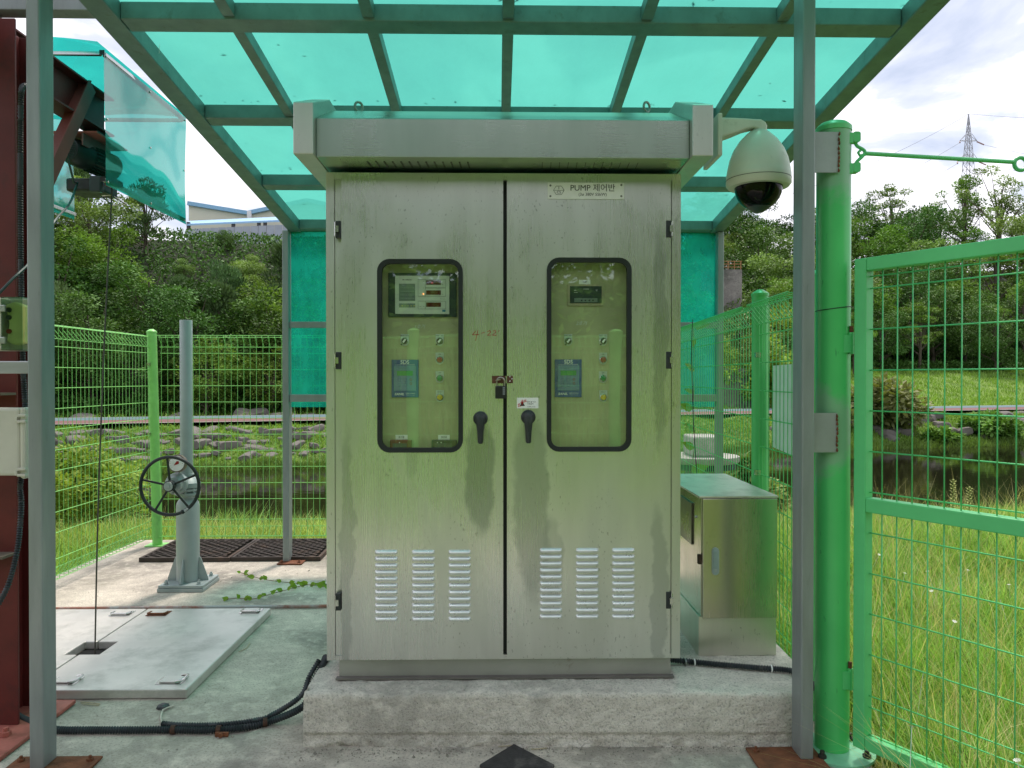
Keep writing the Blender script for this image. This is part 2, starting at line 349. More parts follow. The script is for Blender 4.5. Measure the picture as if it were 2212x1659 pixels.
# rear strip of pale sunlit deck is the same slab; expansion crack lines as thin dark strips
# plinth
from mathutils import noise as MN
def pn(p):
    v = Vector(p); e_ = max(0, 1-abs(v.z-.216)/.02) if v.y < 3.2 else 0; lo = max(0, 1-v.z/.06)
    return MN.noise(v*9)*.004+MN.noise(v*34)*.0035+MN.noise(v*85)*.0022*(1+2*lo)-(e_+.8*lo)*max(0, MN.noise(v*21)+.05)*.022
def pgrid(mb, fn, nu, nv, nrm):
    b0_ = len(mb.v)
    for i in range(nu+1):
        for j in range(nv+1): p_ = Vector(fn(i/nu, j/nv)); mb.v.append(tuple(p_+Vector(nrm(i/nu, j/nv))*pn(p_)))
    mb.f += [(b0_+i*(nv+1)+j, b0_+(i+1)*(nv+1)+j, b0_+(i+1)*(nv+1)+j+1, b0_+i*(nv+1)+j+1) for i in range(nu) for j in range(nv)]
def psec(v):            # profile up the front, over the edge and back over the top
    L_ = [(0, 0, (0, -1, 0)), (.006, .05, (0, -1, .1)), (.000, .056, (0, -1, 0)), (.011, .200, (0, -1, .1)), (.017, .211, (0, -.7, .7)), (.028, .216, (0, -.2, 1)), (.10, .216, (0, 0, 1)), (1.40, .216, (0, 0, 1))]
    kn = [0, .17, .19, .62, .67, .71, .80, 1]
    for k in range(7):
        if v <= kn[k+1]+1e-9: t_ = (v-kn[k])/(kn[k+1]-kn[k]); A_, B_ = L_[k], L_[k+1]; return A_[0]+(B_[0]-A_[0])*t_, A_[1]+(B_[1]-A_[1])*t_, [A_[2][q]+(B_[2][q]-A_[2][q])*t_ for q in range(3)]
def pf(u, v):
    d, z, _ = psec(v); y0 = 3.125-.035*u; xr = 1.245 if d < .1 else 1.245+min(.10, (d-.1)*1.2)
    if d > .1: y0 = min(y0+d, 4.55 if u < .9 else 3.9+(1-u)*6.5); return (-.79+(xr+.79)*u, y0, z)
    return (-.79+(xr+.79)*u, y0+d, z)
mb = MB(); pgrid(mb, pf, 190, 46, lambda u, v: psec(v)[2])
pgrid(mb, lambda u, v: (-.79+.0*v, 3.125+.02*v+1.42*(1-u)**1.6, .216*v), 50, 18, lambda u, v: (-1, 0, 0) if u < .999 else (0, -1, 0))
mb.box(-.77, 1.225, 3.15, 4.5, -.05, .19); mb.box(1.2, 1.335, 3.25, 3.88, -.05, .207)
pl = mb.build('plinth', PLINTH, loc=(.2, 3.4, 0), smooth=True, angle=50)
tag(pl, 'rough chipped concrete plinth under the twin door pump cabinet', 'plinth')
# rubber floor patch
a, b_, c_ = G(1110, 1611, .004), G(1041, 1651, .004), G(1192, 1651, .004)
mb = MB(); mb.prism([(a.x, a.y), (b_.x-.01, b_.y-.02), (b_.x+.01, b_.y-.045), (c_.x-.01, c_.y-.045), (c_.x+.01, c_.y-.02)], lambda p, q: (p, q, .001), lambda p, q: (p, q, .014))
tag(mb.build('rubber_wedge', plain('worn_rubber', (.035, .033, .033), .85, 0, .3, 40, .2, (.12, .11, .10), 9), bevel=.004, loc=(a.x, a.y-.1, 0)), 'black triangular rubber scrap lying on the deck before the plinth', 'rubber pad')

# ================================================================= canopy
def zb(Y): return 3.016-.1088*(Y-3.34)       # underside of the purlins
can = thing('canopy', 'grey steel lean-to canopy with teal translucent roof sheets over the control cabinet', 'canopy', (.07, 4.6, 0))
XL, XR = -1.70, 1.845
TP = .075
def RB(x0, x1, Y0, Y1, h=TP, dz=0):           # sloped member
    mb = MB(); vs_ = []
    for z_ in (0, h):
        for x, y in ((x0, Y0), (x1, Y0), (x1, Y1), (x0, Y1)): vs_.append((x, y, zb(y)+dz+z_))
    return mb.add(vs_, [(0,3,2,1),(4,5,6,7),(0,1,5,4),(1,2,6,5),(2,3,7,6),(3,0,4,7)])
for x0, x1 in ((XL, XL+.10), (XR-.10, XR)): RB(x0, x1, 2.0, 6.36, .085, -.006).build('side_beam', GREYC, can, bevel=.006)
PY = [2.33, 3.30, 4.24, 5.26, 6.23]
for i, y in enumerate(PY):
    RB(XL+.102, XR-.102, y, y+.10, TP).build('purlin', GREYC, can, bevel=.004)
RX = [-1.14, -.55, .045, .64, 1.225]
for i in range(4):
    for x in RX: RB(x-.025, x+.025, PY[i]+.1015, PY[i+1]-.0015, .06, .012).build('rafter', GREYC, can, bevel=.003)
# roof sheets
BX = [XL-.05]+RX+[XR+.05]
for i in range(6):
    mb = MB(); N_ = 10; x0, x1 = BX[i]+.0015, BX[i+1]-.0015
    for j in range(N_+1):
        y = 1.92+(6.42-1.92)*j/N_
        for k in range(4):
            x = x0+(x1-x0)*k/3; mb.v.append((x, y, zb(y)+TP+.0035+.003*math.sin(3*x+2.3*y)*(0 if k in (0, 3) else 1)))
    mb.f = [(j*4+k, j*4+k+1, (j+1)*4+k+1, (j+1)*4+k) for j in range(N_) for k in range(3)]
    mb.build('roof_sheet', POLY, can)
# posts
def post(x0, x1, y0, y1, zt, name='post'):
    o = MB().box(x0, x1, y0, y1, .012, zt).build(name, GREY, can, bevel=.006); return o
a = P(59, 900, 2.94); pLx = a.x
post(pLx, pLx+.052, 2.94, 3.035, 3.11); mb = MB()
mb.box(pLx+.0535, -1.70, 2.95, 3.03, 3.0, 3.045); mb.build('bracket', GREYC, can)
pRx = P(1732.5, 900, 2.96).x
post(pRx, pRx+.050, 2.96, 3.06, 3.03)
pBx = P(610, 900, 6.24).x
post(pBx, pBx+.052, 6.24, 6.34, 2.69); post(XR-.052, XR, 6.24, 6.34, 2.69)
# rusty base plates
for x0, x1, y0, y1 in ((pLx-.10, G(226, 1636).x, 2.80, 3.045), (G(1611, 1622).x, pRx+.09, 2.72, 3.068), (pBx-.03, pBx+.17, 6.17, 6.42), (XR-.12, XR+.12, 6.17, 6.42)):
    pb = MB().box(x0, x1, y0, y1, .003, .013).build('base_plate', RUST, can, bevel=.003)
    for bx, by in ((x0+.03, y0+.04), (x1-.03, y0+.04), (x0+.03, y1-.04), (x1-.03, y1-.04)):
        MB().lathe((bx, by, .0135), (0,0,1), [(.013, 0), (.013, .009), (.006, .0095), (.006, .02)], 6).build('anchor_bolt', RUST, pb)
# back cladding: sheets above rails
def zP(py, Y, px=1106): return P(px, py, Y).z
zr1, zr2 = zP(708, 6.25, 660), zP(868, 6.25, 660)
for x0, x1 in ((pBx+.054, XR-.054),):
    MB().box(x0, x1, 6.25, 6.30, zr1, zr1+.05).build('rail', GREY, can, bevel=.003)
    MB().box(x0, x1, 6.25, 6.30, zr2, zr2+.06).build('rail', GREY, can, bevel=.003)
for k in range(6):
    xa = pBx+.055+k*(XR-.052-pBx)/6; xb = pBx+.05+(k+1)*(XR-.052-pBx)/6
    MB().box(xa, xb, 6.302, 6.305, zr2-.045, 2.70).build('wall_sheet', POLYB, can)
# side ties to the left
MB().box(-3.6, XL-.003, 3.30, 3.38, 3.055, 3.115).build('tie_beam', GREY, can, bevel=.004)
z0, z1 = zP(807, 3.03, 20), zP(780, 3.03, 20)
MB().box(-3.0, pLx-.002, 3.02, 3.07, z0, z1).build('tie_rail', plain('bare_galvanised', (.42, .43, .45), .35, .5, .12, 6, .05, None, 3, 0, 0, (1, 8, 8)), can, bevel=.004)
# welded plates to the gate post
for ya, yb in ((373, 286), (977, 892)):
    q0, q1 = P(1757, ya, 3.0), P(1812 if ya < 500 else 1808, yb, 3.0)
    pb = MB().box(pRx+.0515, q1.x, 2.995, 3.003, q0.z, q1.z).build('weld_plate', plain('weld_plate_zinc', (.36, .38, .38), .45, .35, .1, 5, .1, (.22, .12, .07), 4, .68, .8), can)
    mb = MB()
    for k in range(9):
        z = q0.z+(q1.z-q0.z)*(k+.5)/9+random.uniform(-.004, .004); mb.lathe((q1.x-.002, 2.992, z-.008), (random.uniform(-.2, .2), 0, 1), [(.001, 0), (.0045, .005), (.003, .012), (.001, .017)], 6)
    mb.build('weld_bead', RUST, pb)

# ================================================================= twin door cabinet
CB = thing('pump_cabinet', 'tall brushed stainless twin door pump control cabinet with two windows', 'control cabinet', (.03, 3.5, .216))
FY = 3.27
x0, x1 = P(705, 900, FY).x, P(1470, 900, FY).x
zt, zbt = P(1106, 374, FY).z, P(1106, 1424, FY).z
dz0, dz1 = P(1106, 1417, FY).z, P(1106, 381, FY).z
D0, D1 = P(738, 900, FY-.022).x, P(1087, 900, FY-.022).x
D2, D3 = P(1095, 900, FY-.022).x, P(1447, 900, FY-.022).x
by = 3.80
mb = MB(); mb.box(x0, x0+.035, FY, by, zbt, zt); mb.box(x1-.038, x1, FY, by, zbt, zt)
mb.box(x0+.0355, x1-.0385, FY+.001, by-.002, zt-.03, zt-.0005); mb.box(x0+.0355, x1-.0385, FY+.001, by-.002, zbt, zbt+.02); mb.box(x0+.0355, x1-.0385, by-.01, by-.001, zbt+.021, zt-.031)
mb.box(x0+.0365, D0+.02, FY+.006, FY+.016, zbt+.021, zt-.031); mb.box(D3-.02, x1-.0395, FY+.006, FY+.016, zbt+.021, zt-.031)
MB().box((D1+D2)/2-.035, (D1+D2)/2+.035, FY+.012, FY+.02, zbt+.021, zt-.031).build('door_gap_shade', RUBBER, CB)  # black strip painted in for the shade of the gap between the doors
mb.build('body', STEEL, CB)
# base skirt and foot angle
b0, b1 = P(733, 1440, 3.285).x, P(1448, 1440, 3.285).x
MB().box(b0, b1, 3.285, by-.03, .222, zbt-.0015).build('base_skirt', plain('dull_skirt_steel', (.40, .40, .37), .5, .6, .12, 3, .05, (.22, .19, .13), 5, .62, .75), CB)
MB().box(b0-.01, b1+.01, 3.255, 3.284, .221, .227).build('foot_angle', plain('foot_steel', (.22, .2, .19), .55, .6, .15, 6), CB)
# doors with window openings
W = [(P(820, 900, FY-.02).x, P(996, 900, FY-.02).x), (P(1185, 900, FY-.02).x, P(1359, 900, FY-.02).x)]
wz = [(P(900, 972, FY).z, P(900, 566, FY).z), (P(1270, 970, FY).z, P(1270, 563, FY).z)]
doors = []
for (a, b_), (wx0, wx1), (wz0, wz1) in zip(((D0, D1), (D2, D3)), W, wz):
    out_ = [(a, dz0), (b_, dz0), (b_, dz1), (a, dz1)]; hole = rrect(wx0, wx1, wz0, wz1, .045)
    bm = bmesh.new(); yf_, yb_ = FY-.022, FY-.001
    def loop(pts, y): return [bm.verts.new((p[0], y, p[1])) for p in pts]
    of, hf = loop(out_, yf_), loop(hole, yf_); eo = [bm.edges.new((of[i], of[(i+1) % 4])) for i in range(4)]
    eh = [bm.edges.new((hf[i], hf[(i+1) % len(hf)])) for i in range(len(hf))]
    bmesh.ops.triangle_fill(bm, use_beauty=True, edges=eo+eh)
    ob, hb = loop(out_, yb_), loop(hole, yb_)
    for i in range(4): j = (i+1) % 4; bm.faces.new((of[i], of[j], ob[j], ob[i]))
    for i in range(len(hf)): j = (i+1) % len(hf); bm.faces.new((hf[i], hf[j], hb[j], hb[i]))
    bmesh.ops.recalc_face_normals(bm, faces=bm.faces)
    o_ = ORG[CB.name]; bmesh.ops.translate(bm, verts=bm.verts, vec=(-o_.x, -o_.y, -o_.z))
    me = bpy.data.meshes.new('door'); bm.to_mesh(me); bm.free(); me.materials.append(STEEL)
    d = bpy.data.objects.new('door', me); COL.objects.link(d); d.parent = CB; ORG[d.name] = o_; doors.append(d)
    # gasket ring
    A = rrect(wx0-.008, wx1+.008, wz0-.008, wz1+.008, .052); B = rrect(wx0+.011, wx1-.011, wz0+.011, wz1-.011, .036); mb = MB(); k = len(A)
    for i in range(k): mb.v += [(A[i][0], yf_-.002, A[i][1]), (A[i][0], yf_-.012, A[i][1]), (B[i][0], yf_-.010, B[i][1]), (B[i][0], yf_+.012, B[i][1])]
    for i in range(k):
        j = (i+1) % k
        for q in range(3): mb.f.append((4*i+q, 4*j+q, 4*j+q+1, 4*i+q+1))
    mb.build('gasket', RUBBER, d, smooth=True, angle=50, fix=True)
    mb = MB(); gp = rrect(wx0+.009, wx1-.009, wz0+.009, wz1-.009, .038); mb.poly([(p[0], yf_+.006, p[1]) for p in gp]); mb.build('window_pane', GLASS, d)
# centre overlap strip
# hinges
for dr, px_, s in ((doors[0], 731, 1), (doors[1], 1444, -1)):
    for py_ in (496, 779, 1300) if s > 0 else (495, 778, 1296):
        c = P(px_, py_, FY-.02); mb = MB(); mb.box(c.x-.011, c.x+.011, FY-.026, FY+.003, c.z-.036, c.z+.036)
        h = mb.build('hinge', BLACKP, dr, bevel=.002)
        mb = MB(); mb.box(c.x-.004+s*-.006, c.x+.010+s*-.006, FY-.040, FY-.0265, c.z-.013, c.z+.013); mb.cyl((c.x-s*.012, FY-.03, c.z-.03), (c.x-s*.012, FY-.03, c.z+.03), .004, n=8); mb.build('hinge_clip', STEELTRIM, h)
# louvres
LVX = [[(810, 859), (890, 939), (969, 1017)], [(1166, 1214), (1244, 1293), (1322, 1371)]]
LVY = [(1192, 1336), (1188, 1331)]
for d, gx_, (ya, yb) in zip(doors, LVX, LVY):
    for xa, xb in gx_:
        mb = MB()
        for k in range(11):
            c0 = P(xa, ya+(yb-ya)*k/10, FY-.022); c1 = P(xb, ya+(yb-ya)*k/10, FY-.022); zc = c0.z; yF = FY-.022
            prof = [(.0, .0085), (-.006, .0075), (-.0125, .001), (-.014, -.006), (-.011, -.0085), (0, -.009)]
            pts = []
            n6 = len(prof)
            for xx, sc_ in ((c0.x, 0), (c0.x+.003, .7), (c0.x+.009, 1), (c1.x-.009, 1), (c1.x-.003, .7), (c1.x, 0)):
                for yy, zz in prof: pts.append((xx, yF-.0004+yy*sc_, zc+zz*(.6+.4*sc_)))
            fs = [(r*n6+q, (r+1)*n6+q, (r+1)*n6+q+1, r*n6+q+1) for r in range(5) for q in range(n6-1)]
            mb.add(pts, fs)
        mb.build('louvre', VENT, d, smooth=True, angle=60, fix=True)
# handles
for d, cx_, cy_, by_ in ((doors[0], 1038, 904, 958), (doors[1], 1141, 901, 957)):
    c = P(cx_, cy_, FY-.022); bt = P(cx_, by_, FY-.04); mb = MB(); mb.lathe((c.x, FY-.0225, c.z), (0, -1, 0), [(.030, 0), (.031, .006), (.028, .012), (.024, .015), (.022, .020)], 28)
    hd = mb.build('handle', BLACKP, d, smooth=True)
    mb = MB(); z0, z1 = bt.z, c.z+.021
    prof = [(z1, .010, .010), (z1-.008, .019, .018), (c.z, .021, .022), (c.z-.025, .018, .023), (c.z-.06, .0135, .018), (z0+.006, .0115, .014), (z0, .008, .010)]
    vs_ = []
    for z, hw, t in prof:
        for i in range(10):
            a_ = 2*math.pi*i/10; vs_.append((c.x+hw*math.cos(a_)*.95, FY-.048+(-t*.5)*math.sin(a_)-.004, z))
    fs = [(k*10+i, k*10+(i+1) % 10, (k+1)*10+(i+1) % 10, (k+1)*10+i) for k in range(len(prof)-1) for i in range(10)]+[tuple(range(10)), tuple(range(60, 70))]
    mb.add(vs_, fs); mb.build('lever', BLACKP, hd, smooth=True, angle=60, fix=True)
# centre hasp (on the doors)
yH = FY-.024
q0, q1 = P(1063, 828, yH), P(1108, 812, yH); mb = MB(); mb.box(q0.x, P(1091, 800, yH).x, yH-.010, yH-.0065, q0.z, q1.z); mb.box(P(1096, 800, yH).x, q1.x, yH-.005, yH, q0.z+.001, q1.z)
hp = mb.build('hasp', plain('rusty_hasp', (.13, .055, .035), .6, .5, .3, 30, .2, (.3, .2, .12), 20), doors[1])
mb = MB(); xh = P(1093.5, 820, yH).x; mb.cyl((xh, yH-.006, q0.z), (xh, yH-.006, q1.z), .0045, n=8)
for px_, py_ in ((1101.5, 814), (1106, 818.5), (1101.5, 823.5)): s_ = P(px_, py_, yH); mb.lathe((s_.x, yH-.005, s_.z), (0,-1,0), [(.0035, 0), (.003, .002), (0.0005, .0028)], 8)
mb.build('hinge_pin', STEELTRIM, hp)
s0 = P(1076, 820, yH); mb = MB(); mb.tube([(s0.x-.009, yH+.001, s0.z-.004), (s0.x-.009, yH-.02, s0.z-.004), (s0.x-.006, yH-.027, s0.z-.004), (s0.x+.006, yH-.027, s0.z+.0), (s0.x+.009, yH-.02, s0.z), (s0.x+.009, yH+.001, s0.z)], .0032, 8)
mb.build('staple', plain('worn_brass', (.30, .27, .17), .5, .6, .2, 30), doors[0])
# padlock : top level
pk = P(1081.5, 848, yH-.02); PL = thing('padlock', 'small black combination padlock hanging from the rusty hasp between the doors', 'padlock', (pk.x, yH-.02, pk.z-.03))
q0, q1 = P(1070, 861, yH-.02), P(1094, 834, yH-.02); MB().box(q0.x, q1.x, yH-.030, yH-.012, q0.z, q1.z).build('lock_body', plain('lock_black', (.012, .012, .014), .4, 0, .1, 30), PL, bevel=.003)
sx0, sx1 = q0.x+.006, q1.x-.008; zz = q1.z; mb = MB()
pts = [(sx0, yH-.021, zz-.002), (sx0, yH-.021, zz+.02)]+[((sx0+sx1)/2-(sx1-sx0)/2*math.cos(a_), yH-.021, zz+.02+(sx1-sx0)/2*math.sin(a_)) for a_ in [rad(t) for t in range(20, 170, 20)]]+[(sx1, yH-.021, zz+.02), (sx1, yH-.021, zz-.002)]
mb.tube(pts, .0032, 8).build('shackle', plain('shackle', (.35, .33, .27), .35, .9, .2, 30), PL, smooth=True)
mb = MB()
for k in range(4): mb.box(q1.x-.016, q1.x-.006, yH-.0325, yH-.0305, q1.z-.010-k*.0085, q1.z-.005-k*.0085)
mb.build('number_wheel', plain('wheel_grey', (.25, .27, .28), .5), PL)
t_ = text('Combi Lock', .0075, 0, 0, 0, WHITE, PL); t_.data.transform(Matrix.Translation(ORG[PL.name]) @ Matrix.Rotation(rad(90), 4, 'Y')); t_.data.transform(Matrix.Translation(Vector((q0.x+.008, yH-.0310, (q0.z+q1.z)/2))-ORG[PL.name]))
# name plate
q0, q1 = P(1183, 430, yH), P(1348, 395, yH)
npl = MB().box(q0.x, q1.x, yH-.0025, yH+.0008, q0.z, q1.z).build('name_plate', WHITE, doors[1], bevel=.0015)
yT = yH-.0036; cx_ = P(1280, 407, yH)
text('PUMP 제어반', .0345, cx_.x, yT, cx_.z, INK, npl, sx=1.0, bold=0); c2 = P(1280, 420.5, yH); text('(3ø 380V 55kW)', .0175, c2.x, yT, c2.z, INK, npl, bold=0)
def line(mb, pts, w_, y, closed=False):
    pts = [Vector((p[0], y, p[1])) for p in pts]; m_ = len(pts)
    for i in range(m_ if closed else m_-1): mb.beam(pts[i], pts[(i+1) % m_], .0008, w_, up=(pts[(i+1) % m_]-pts[i]).cross(Vector((0,1,0))))
    return mb
hc = P(1207, 411.5, yH); mb = MB(); hexp = [(hc.x+.0225*math.cos(rad(a_))*1.0, hc.z+.0205*math.sin(rad(a_))) for a_ in range(0, 360, 60)]
line(mb, hexp, .0012, yT, True); line(mb, [(hexp[3][0], hc.z), (hexp[0][0], hc.z)], .001, yT); mb.build('emblem', INK, npl)
text('1', .017, hc.x, yT, hc.z+.009, INK, npl); text('CS', .0155, hc.x, yT, hc.z-.0085, INK, npl)
SCR = plain('screw', (.2, .2, .19), .4, .8)
for px_, py_ in ((1189, 401), (1342, 400), (1189, 424), (1342, 424)): s_ = P(px_, py_, yH); MB().lathe((s_.x, yT+.0008, s_.z), (0,-1,0), [(.0045, 0), (.004, .0015), (.001, .0022)], 10).build('screw', SCR, npl)
# sticker on the right door
q0, q1 = P(1116.5, 882, yH), P(1163, 859, yH)
stk = MB().box(q0.x, q1.x, yH-.0006, yH+.0010, q0.z, q1.z).build('sticker', WHITE, doors[1]); ys_ = yH-.0012
cz_ = (q0.z+q1.z)/2
for i, s_ in enumerate(('전기 및 가스', '사용금지')): text(s_, .0075, q0.x+.043, ys_, cz_+.004-i*.008, INK, stk, align='LEFT')
text('사고예방 및 안전', .005, q0.x+.043, ys_, q0.z+.006, INK, stk, align='LEFT')
mb = MB(); t0 = q0.x+.012; mb.poly([(t0, ys_, q0.z+.010), (t0+.022, ys_, q0.z+.010), (t0+.011, ys_, q0.z+.030)]); mb.build('warning_mark', INK, stk)
mb = MB(); u0 = q0.x+.006; v0 = q0.z+.012
for st in ([(0, 0), (.006, .014), (-.002, .010)], [(.004, .002), (.012, .004)], [(.018, .030), (.010, .016), (.022, .020)], [(.020, .026), (.016, .008)], [(.026, .030), (.024, .018)], [(.032, .032), (.030, .022), (.036, .024)]):
    line(mb, [(u0+a_, v0+b2-.006) for a_, b2 in st], .0022, ys_-.0008)
mb.build('marker_scrawl', plain('bright_red_marker', (.6, .02, .02), .6), stk)
# red handwriting 4-22 on the left door
mb = MB(); yw = FY-.0226
def sp(px_, py_): p_ = P(px_, py_, yw); return (p_.x, p_.z)
def crop5(x, y): return sp(777.7+.29513*x, 518.4+.29513*y)
for st in ([(846, 668), (822, 694), (872, 692)], [(862, 660), (846, 738)], [(886, 682), (900, 680), (912, 676)], [(932, 672), (950, 662), (956, 674), (932, 698), (960, 696)], [(972, 668), (990, 662), (996, 674), (968, 696), (1000, 698)], [(1010, 668), (1022, 664)]):
    line(mb, [crop5(*p_) for p_ in st], .0022, yw)
mb.build('handwriting', REDINK, doors[0])
# hood
HD = CB
hx0, hx1 = P(683, 300, 3.09).x, P(1489, 300, 3.09).x
hz0, hz1 = P(1106, 341, 3.09).z, P(1106, 257, 3.09).z
prof = [(3.09, hz0), (3.09, hz1), (3.40, hz1+.135), (3.70, hz1+.135), (3.90, hz1+.03), (3.90, hz0), (3.272, hz0)]
mb = MB(); mb.prism(prof, lambda a, b: (hx0, a, b), lambda a, b: (hx1, a, b)); hood = mb.build('hood', STEEL2, CB, bevel=.003, fix=True)
ex0, ex1 = P(633, 300, 3.045).x, P(1541, 300, 3.045).x
cz0, cz1 = P(1106, 335, 3.045).z, P(1106, 223, 3.045).z
prof = [(3.045, cz0), (3.045, cz1), (3.345, cz1+.118), (3.72, cz1+.118), (3.95, cz1), (3.95, cz0)]
for a_, b2 in ((ex0, hx0-.001), (hx1+.001, ex1)):
    MB().prism(prof, lambda a, b: (a_, a, b), lambda a, b: (b2, a, b)).build('hood_end', stainless('hood_end_stainless', (.62, .60, .56), .36, True), CB, bevel=.004, fix=True)
mb = MB()
for k in range(13):
    p_ = P(798+k*17.8, 357, 3.2); mb.beam((p_.x, 3.15, hz0-.0005), (p_.x+.004, 3.235, hz0-.0005), .007, .004)
    if k < 12: p_ = P(1170+k*18.5, 357, 3.2); mb.beam((p_.x, 3.15, hz0-.0005), (p_.x+.004, 3.235, hz0-.0005), .003, .002)
mb.build('soffit_slot', plain('slot_shadow_steel', (.1, .11, .1), .4, .8), CB)
for px_ in (775, 1397):
    p_ = P(px_, 231, 3.5); zb_ = hz1+.135; mb = MB(); mb.lathe((p_.x, 3.5, zb_), (0,0,1), [(.022, 0), (.018, .010), (.009, .014), (.009, p_.z-.03-zb_+.006 if p_.z-.03 > zb_+.01 else .016)], 14)
    a0 = rad(35); R_ = .019; cc = Vector((p_.x, 3.5, max(p_.z, zb_+.035)))
    mb.tube([cc+Vector((math.cos(t)*R_*math.cos(a0), math.cos(t)*R_*math.sin(a0), math.sin(t)*R_*1.15)) for t in [2*math.pi*i/20 for i in range(20)]], .0058, 8, closed=True)
    mb.build('lifting_eye', plain('zinc_eye', (.35, .38, .35), .45, .6, .2, 20), CB, smooth=True)
# interior mounting panel and instruments
IY = FY+.028
MB().box(x0+.05, x1-.05, IY, IY+.004, zbt+.05, zt-.05).build('mounting_panel', PANEL, CB)
def ip(px_, py_, dy=0): return P(px_, py_, IY-dy)
def plate(name, pxa, pya, pxb, pyb, t, m_, par, base=0, bev=.001):
    a_, b2 = ip(pxa, pyb, t), ip(pxb, pya, t); return MB().box(a_.x, b2.x, IY-t-base, IY-.0006-base, a_.z, b2.z).build(name, m_, par, bevel=bev)
DKG = plain('dark_bezel', (.03, .05, .045), .4, 0, .1, 20); LCD = plain('lcd_green', (.03, .20, .06), .3, 0, .05, 10, emit=((.05, .5, .12), .05))
NAVY = plain('navy_label', (.012, .05, .26), .4, 0, .1, 10); SLATE = plain('slate_keypad', (.12, .20, .34), .4); DRED = plain('display_red', (.10, .02, .015), .25, 0, .1, 60)
LEDR = plain('lit_segments', (.4, .02, .03), .4, emit=((1, .05, .08), .35)); LEDO = plain('lit_indicator', (.9, .25, .05), .4, emit=((1, .25, .06), 4.))
GREYP = plain('grey_field', (.17, .22, .19), .45); YEL = plain('yellow_keys', (.55, .48, .12), .5)
c1 = lambda x, y: (819+.08333*x*1.0, 570.3+.08333*y)      # close crop of the controller (1420,990 at 6.9x)
def cq(x, y): return ((1420+x*320/2212)*.57604, (990+y*240/1659)*.57604)
ct = plate('controller', *cq(248, 235), *cq(2015, 1370), .008, DKG, CB); yb_ = .008
fc = plate('face_plate', *cq(432, 310), *cq(1835, 1300), .004, CREAMP, ct, .008)
L2 = .012
plate('indicator_field', *cq(535, 520), *cq(952, 965), .001, GREYP, ct, L2, 0)
mb = MB(); mb2 = MB()
for r in range(4):
    for k in range(8):
        p_ = P(*cq(582+k*47, 648+r*93), IY-L2-.0015); mb.box(p_.x-.0011, p_.x+.0011, IY-L2-.0022, IY-L2-.0012, p_.z-.0011, p_.z+.0011)
        if r < 4: p_ = P(*cq(582+k*47, 618+r*93), IY-L2-.0015); mb2.box(p_.x-.0006, p_.x+.0006, IY-L2-.0018, IY-L2-.0012, p_.z-.0008, p_.z+.0008)
mb.build('indicator_dot', INK, ct); mb2.build('indicator_mark', CHALK, ct)
plate('key_strip', *cq(538, 1030), *cq(955, 1133), .001, GREYP, ct, L2, 0)
mb = MB()
for k in range(5):
    p_ = P(*cq(608+k*78, 1083), IY-L2-.002)
    if k == 1: mb.poly([(p_.x-.0022, IY-L2-.0016, p_.z-.0018), (p_.x+.0022, IY-L2-.0016, p_.z-.0018), (p_.x, IY-L2-.0016, p_.z+.0024)])
    elif k == 2: mb.poly([(p_.x-.0022, IY-L2-.0016, p_.z+.0018), (p_.x, IY-L2-.0016, p_.z-.0024), (p_.x+.0022, IY-L2-.0016, p_.z+.0018)])
    else: mb.lathe((p_.x, IY-L2-.0012, p_.z), (0,-1,0), [(.0027, 0), (.0025, .001)], 10)
mb.build('key', YEL, ct)
mb = MB(); yl = IY-L2-.001
for (xa, ya, xb, yb2) in ((1022, 402, 1735, 838), (1022, 962, 1735, 1165)):
    line(mb, [(P(*cq(*p_), yl).x, P(*cq(*p_), yl).z) for p_ in ((xa, ya), (xb, ya), (xb, yb2), (xa, yb2))], .0012, yl, True)
    line(mb, [(P(*cq(1208, ya), yl).x, P(*cq(1208, ya), yl).z), (P(*cq(1208, yb2), yl).x, P(*cq(1208, yb2), yl).z)], .0012, yl)
line(mb, [(P(*cq(1208, 620), yl).x, P(*cq(1208, 620), yl).z), (P(*cq(1735, 620), yl).x, P(*cq(1735, 620), yl).z)], .0030, yl)
mb.build('field_outline', GREYP, ct)
for ya, s_, m_ in ((432, '20', LEDR), (692, '', None), (1005, '', None)):
    plate('display', *cq(1238, ya), *cq(1618, ya+113), .001, DRED, ct, L2, 0)
    p_ = P(*cq(1385, ya+57), IY-L2-.002)
    if s_: text(s_, .0085, p_.x, IY-L2-.002, p_.z, m_, ct, 'digits', sx=1.1)
    p_ = P(*cq(1430, ya+57), IY-L2-.002)
    text('8 8 8 8', .0075, p_.x+.001, IY-L2-.0016, p_.z, plain('unlit_segments', (.16, .05, .03), .4), ct, 'digits')
    if ya < 900: p_ = P(*cq(1658, ya+100), IY-L2); text('(m)', .0045, p_.x, IY-L2-.0015, p_.z, INK, ct)
mb = MB()
for x, y in ((1162, 455), (1162, 620), (1168, 1100)): p_ = P(*cq(x, y), yl); mb.lathe((p_.x, yl, p_.z), (0,-1,0), [(.0013, 0), (.0012, .001)], 8)
mb.build('indicator_lamp', INK, ct)
p_ = P(*cq(1160, 778), yl); MB().lathe((p_.x, yl, p_.z), (0,-1,0), [(.0022, 0), (.0020, .0015), (.0005, .002)], 10).build('lit_lamp', LEDO, ct)
for x, y, s_, z_ in ((738, 412, 'MCC-BESCON', .0062), (1655, 908, '● micom R', .004), (1082, 1100, 'Power', .0035), (1062, 455, 'C', .004), (1062, 620, 'L', .004), (1062, 780, 'T', .004), (640, 548, 'MAG 2016', .0033)):
    p_ = P(*cq(x, y), IY-L2); text(s_, z_, p_.x, IY-L2-.0016, p_.z, INK if x != 640 else CHALK, ct, bold=.0001 if x == 738 else 0)
plate('maker_mark', *cq(1655, 1195), *cq(1738, 1243), .001, plain('blue_mark', (.04, .25, .35), .4), ct, L2, 0)
